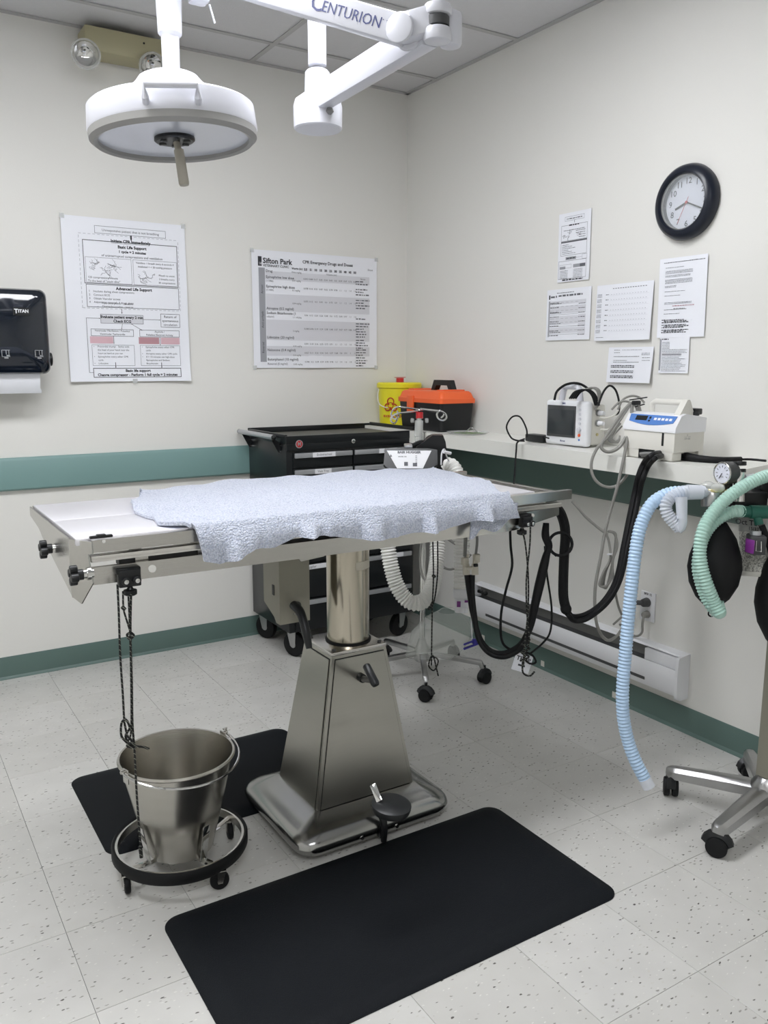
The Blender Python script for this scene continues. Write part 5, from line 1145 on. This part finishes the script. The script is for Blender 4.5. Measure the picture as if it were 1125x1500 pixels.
# ------------------------------------------------------------------ ANAESTHESIA MACHINE
AC = Vector((-.318, -2.505, 0))
t = thing('anesthesia_machine', (AC.x, AC.y, 0), 'grey post anaesthesia machine on a cast five-leg base at the right edge', 'machine')
MB().lathe([(.04, .085), (.05, .09), (.05, .12), (.035, .145), (.03, .15)], AC, n=28).build('hub', 'castalu', t)
for k in range(5):
    a = math.radians(-172+72*k); a = {0: math.atan2(-.04, -.294), 1: math.atan2(-.285, .055), 2: math.atan2(-.13, .265), 3: math.atan2(.203, .209), 4: math.atan2(.268, -.123)}[k]
    d = Vector((math.cos(a), math.sin(a), 0)); s_ = Vector((-d.y, d.x, 0))
    rings = []
    for rr, hw_, zt, zb in ((.03, .030, .125, .085), (.1, .028, .12, .078), (.27, .0225, .103, .066), (.29, .019, .1, .068), (.302, .008, .094, .074)):
        rings.append([AC+d*rr+s_*x_+Z*z_ for x_, z_ in ((-hw_, zb), (hw_, zb), (hw_, zt-.012), (hw_*.55, zt-.001), (0, zt), (-hw_*.55, zt-.001), (-hw_, zt-.012))])
    MB().ringloft(rings).build('leg', 'castalu', t)
    if k != 2: pass
    wheel(t, AC+d*.285+Z*.0305, .0305, .045, a+1.9, top=.05, twin=True)
MB().bx((AC.x-.022, AC.y-.03, .12), (AC.x+.026, AC.y+.03, 1.25), .006).build('post', 'boxgrey', t)
MA = lambda x, y, d=2.45: At(x, y, d)
b = MB(); b.cyl(MA(1043, 742), MA(1043, 719), .031, n=28, bev=.003).cyl(MA(1058, 737, 2.47), MA(1058, 720, 2.47), .028, n=28, bev=.003); b.build('valve_body', 'castalu', t)
MB().cyl(MA(1046, 722), MA(1046, 717), .034, n=28, bev=.002).cyl(MA(1060, 723, 2.46), MA(1060, 717, 2.46), .032, n=28, bev=.002).build('valve_ring', 'brass', t)
MB().sph(MA(1037, 713), .022, 16, (1, 1, .75)).sph(MA(1051, 715, 2.43), .021, 16, (1, 1, .75)).build('valve_dome', 'clear', t)
gc = MA(1061, 693); gd = (-FW*.42-RT*.9); gd.z = 0; gd.normalize()
MB().lathe([(.026, -.032), (.0325, -.03), (.034, .006), (.031, .008)], gc, gd, 32).build('gauge_case', 'dgrey', t)
MB().lathe([(.029, .0078), (.029, .0084)], gc, gd, 32).build('gauge_face', 'face', t); MB().tor(gc+gd*.0085, .031, .0022, gd).build('gauge_rim', 'chrome', t)
gu = Z.cross(gd).normalized(); b = MB()
for i in range(9): a = math.radians(-120+30*i); q = gc+gd*.0092+(gu*math.sin(a)+Z*math.cos(a))*.023; b.beam(q, q-(gu*math.sin(a)+Z*math.cos(a))*.006, .0015, .0006, up=gd)
b.beam(gc+gd*.0095, gc+gd*.0095+(gu*-.5-Z*.8)*.02, .0018, .0008, up=gd); text(b, 'cm', gc+gd*.0092-Z*.01, gu, Z, .01); b.build('gauge_print', 'ink', t, flat=True)
MB().cyl(gc-gd*.02-Z*.03, gc-gd*.02-Z*.055, .012, n=14).build('gauge_neck', 'black', t)
MB().cyl(MA(1083, 735), MA(1083, 690), .016, n=20).build('relief_valve', 'chrome', t); MB().cyl(MA(1084, 682), MA(1084, 676), .018, n=20, bev=.002).cyl(MA(1084, 692), MA(1084, 687), .0165, n=18).build('relief_knob', 'black', t)
MB().cyl(MA(1092, 699), MA(1103, 697), .008, n=12).build('white_fitting', 'white', t)
MB().box(MA(1090, 735, 2.5), (.1, .09, .07), .006, rz=-.5).box(MA(1130, 712, 2.52), (.1, .06, .07), .008, rz=-.5).build('absorber_head', 'black', t)
MB().cyl(MA(1110, 752, 2.52), MA(1110, 838, 2.52), .052, n=36).build('absorber_canister', 'gran', t)
MB().cyl(MA(1110, 750, 2.52), MA(1110, 778, 2.52), .054, n=36).build('canister_top', 'clear', t)
MB().cyl(MA(1110, 836, 2.52), MA(1110, 843, 2.52), .056, n=36, bev=.003).build('canister_base', 'offwhite', t)
hb = MA(1098, 766, 2.462); b = MB(); uu = RT; vv = UP; text(b, 'Oct Tues', hb, (uu-vv*.12).normalized(), vv, .022, off=.0004); text(b, '15/12', hb-vv*.018+uu*.012, (uu-vv*.12).normalized(), vv, .014, off=.0003); b.build('handwriting', 'ink', t, flat=True)
b = MB(); b.box(MA(1107, 797, 2.42), (.045, .05, .055), .004, rz=-.7); b.build('sensor_block', 'dgrey', t)
b = MB(); q = MA(1104, 800, 2.39); b.box(q-RT*.011, (.004, .035, .04), .002, rz=-.25); b.build('sensor_label', 'purple', t); MB().cyl(MA(1107, 778, 2.42), MA(1107, 788, 2.42), .016, n=18).build('sensor_cap', 'silver', t)
b = MB(); b.tube([MA(1108, 792, 2.385), MA(1107, 807, 2.385), MA(1115, 808, 2.385), MA(1115, 793, 2.385)], .0018, 6); b.build('sensor_wire_guard', 'chrome', t)
MB().tube([MA(1116, 770, 2.42), MA(1124, 790, 2.42), MA(1134, 825, 2.42)], .009, 8, sm=4).build('drain_tube', 'rubber', t)
# outlet white clear tube from valve
t = thing('breathing_circuit', MA(985, 722, 2.44), 'pale blue coaxial corrugated breathing hose with clear mask elbow hanging to the floor', 'hose')
P = path([(1000, 721, 2.44), (985, 722, 2.44), (970, 727, 2.44), (955, 738, 2.44), (944, 756, 2.44), (936, 780, 2.44), (930, 815, 2.44), (925, 860, 2.44), (920, 910, 2.45), (916, 960, 2.46), (912, 1010, 2.47), (913, 1050, 2.48), (920, 1085, 2.49), (931, 1115, 2.49), (944, 1140, 2.49)])
MB().corr(P, .0182, .0015, .0105, 18, 8).build('blue_hose', 'bhose', t)
e = P[-1]; MB().cyl(e, e+(P[-1]-P[-2]).normalized()*.03, .019, n=20).build('clear_cuff', 'chose', t)
P = path([(1030, 721, 2.44), (1010, 720, 2.43), (995, 722, 2.42), (981, 730, 2.42), (975, 742, 2.42), (979, 755, 2.42), (988, 766, 2.42), (996, 774, 2.42)])
MB().corr(P, .017, .002, .0085, 16, 8).build('clear_hose', 'chose', t)
MB().cyl(MA(1006, 721, 2.43), MA(1028, 721, 2.43), .0225, .021, n=20).cyl(MA(1028, 722, 2.43), MA(1036, 722, 2.44), .0135, n=18).build('clear_elbow', 'chose', t)
MB().cyl(MA(998, 728, 2.4), MA(999, 760, 2.4), .017, .0145, n=20).tube([MA(999, 752, 2.4), MA(1000, 765, 2.4), MA(996, 776, 2.41), MA(990, 768, 2.41)], [.012, .013, .011, .008], 12, sm=3).build('swivel_port', 'chose', t)
# green hoses
t = thing('green_circuit', MA(1050, 900, 2.4), 'pair of pale green corrugated breathing hoses looping in front of the black bag', 'hose')
P = path([(1160, 690, 2.42), (1135, 694, 2.42), (1110, 702, 2.41), (1085, 715, 2.4), (1060, 734, 2.39), (1040, 757, 2.38), (1029, 780, 2.37), (1025, 806, 2.37), (1028, 832, 2.37), (1036, 858, 2.37), (1045, 880, 2.38), (1055, 898, 2.38)])
MB().corr(P, .0175, .0018, .0095, 16, 8).build('hose', 'ghose', t)
P = path([(1086, 749, 2.43), (1076, 749, 2.42), (1062, 754, 2.42), (1046, 765, 2.42), (1033, 782, 2.42), (1025, 806, 2.42), (1022, 830, 2.42), (1027, 855, 2.42), (1037, 880, 2.42), (1050, 898, 2.41)])
MB().corr(P, .0165, .0018, .0095, 16, 8).build('hose', 'ghose', t)
MB().sph(MA(1053, 896, 2.39), .021, 16, (1, 1, 1)).cyl(MA(1048, 885, 2.39), MA(1053, 896, 2.39), .024, .0205, n=16).build('y_piece', 'ghose', t)
MB().cyl(MA(1084, 749, 2.43), MA(1100, 750, 2.43), .0165, n=20).cyl(MA(1098, 750, 2.43), MA(1124, 750, 2.43), .02, n=22, bev=.002).cyl(MA(1108, 752, 2.43), MA(1112, 768, 2.43), .0125, n=16).build('tee_connector', 'dgreen', t)
# bags
def bag(cx_, top, bot, hw_, d, label, ring=True, lean=0):
    A = MA(cx_, top, d); B = MA(cx_+lean, bot, d); ax = (B-A); L = ax.length; r = hw_/F_PX*d
    b = MB(); b.lathe([(.014, -.02), (.014, 0), (r*.35, L*.06), (r*.72, L*.22), (r*.95, L*.42), (r, L*.55), (r*.9, L*.72), (r*.62, L*.87), (r*.25, L*.97), (.006, L*1.0)], A, ax, 32)
    o = b.build('breathing_bag', 'rubber', label=label, cat='bag')
    if ring: MB().tor(B+ax.normalized()*.012, .008, .0024, FW, 16, 6).build('hang_ring', 'rubber', o)
bag(1052, 758, 893, 38, 2.47, 'black rubber breathing bag hanging behind the green hoses', lean=-10)
bag(1150, 790, 960, 42, 2.46, 'black rubber breathing bag cut off by the right edge of the picture')
# black sleeve lying on the shelf
t = MB(); P = path([(989, 664, 2.92), (1010, 669, 2.9), (1040, 672, 2.88), (1070, 672, 2.86), (1100, 672, 2.86)]); P = [Vector((p.x, p.y, 1.0815)) for p in P]
P = [Hz(989, 666, 1.08), Hz(1010, 670, 1.078), Hz(1035, 673, 1.076), Hz(1060, 674, 1.076), Hz(1085, 673, 1.076)]
t.tube(P, [.017, .0165, .0125, .0115, .0105, .0095], 12, sm=5).tube([P[-1], Hz(1100, 673, 1.076), Hz(1122, 675, 1.076)], .004, 8, sm=3).cyl(P[0]-Vector((0, -.0, 0)), P[0].lerp(P[1], .3), .0185, n=16, bev=.003)
t.build('padded_sleeve', 'rubber', label='black padded tube lying on the shelf to the right of the white pump', cat='tube')

b = MB()
b.tube(path([(620, 770, 3.25), (616, 810, 3.25), (617, 838, 3.24), (625, 850, 3.23), (636, 838, 3.22), (646, 800, 3.22), (655, 770, 3.22)]), .0048, 8, sm=6)
b.tube(path([(640, 800, 3.2), (645, 825, 3.2), (658, 834, 3.2), (675, 828, 3.2), (690, 812, 3.2)]), .0048, 8, sm=6)
b.tube(path([(645, 778, 3.2), (655, 788, 3.2), (668, 797, 3.2), (684, 804, 3.18)]), .006, 8, sm=6)
b.build('grey_cable', 'cord', label='grey tubing looping under the table beside the chrome stand pole', cat='cable')
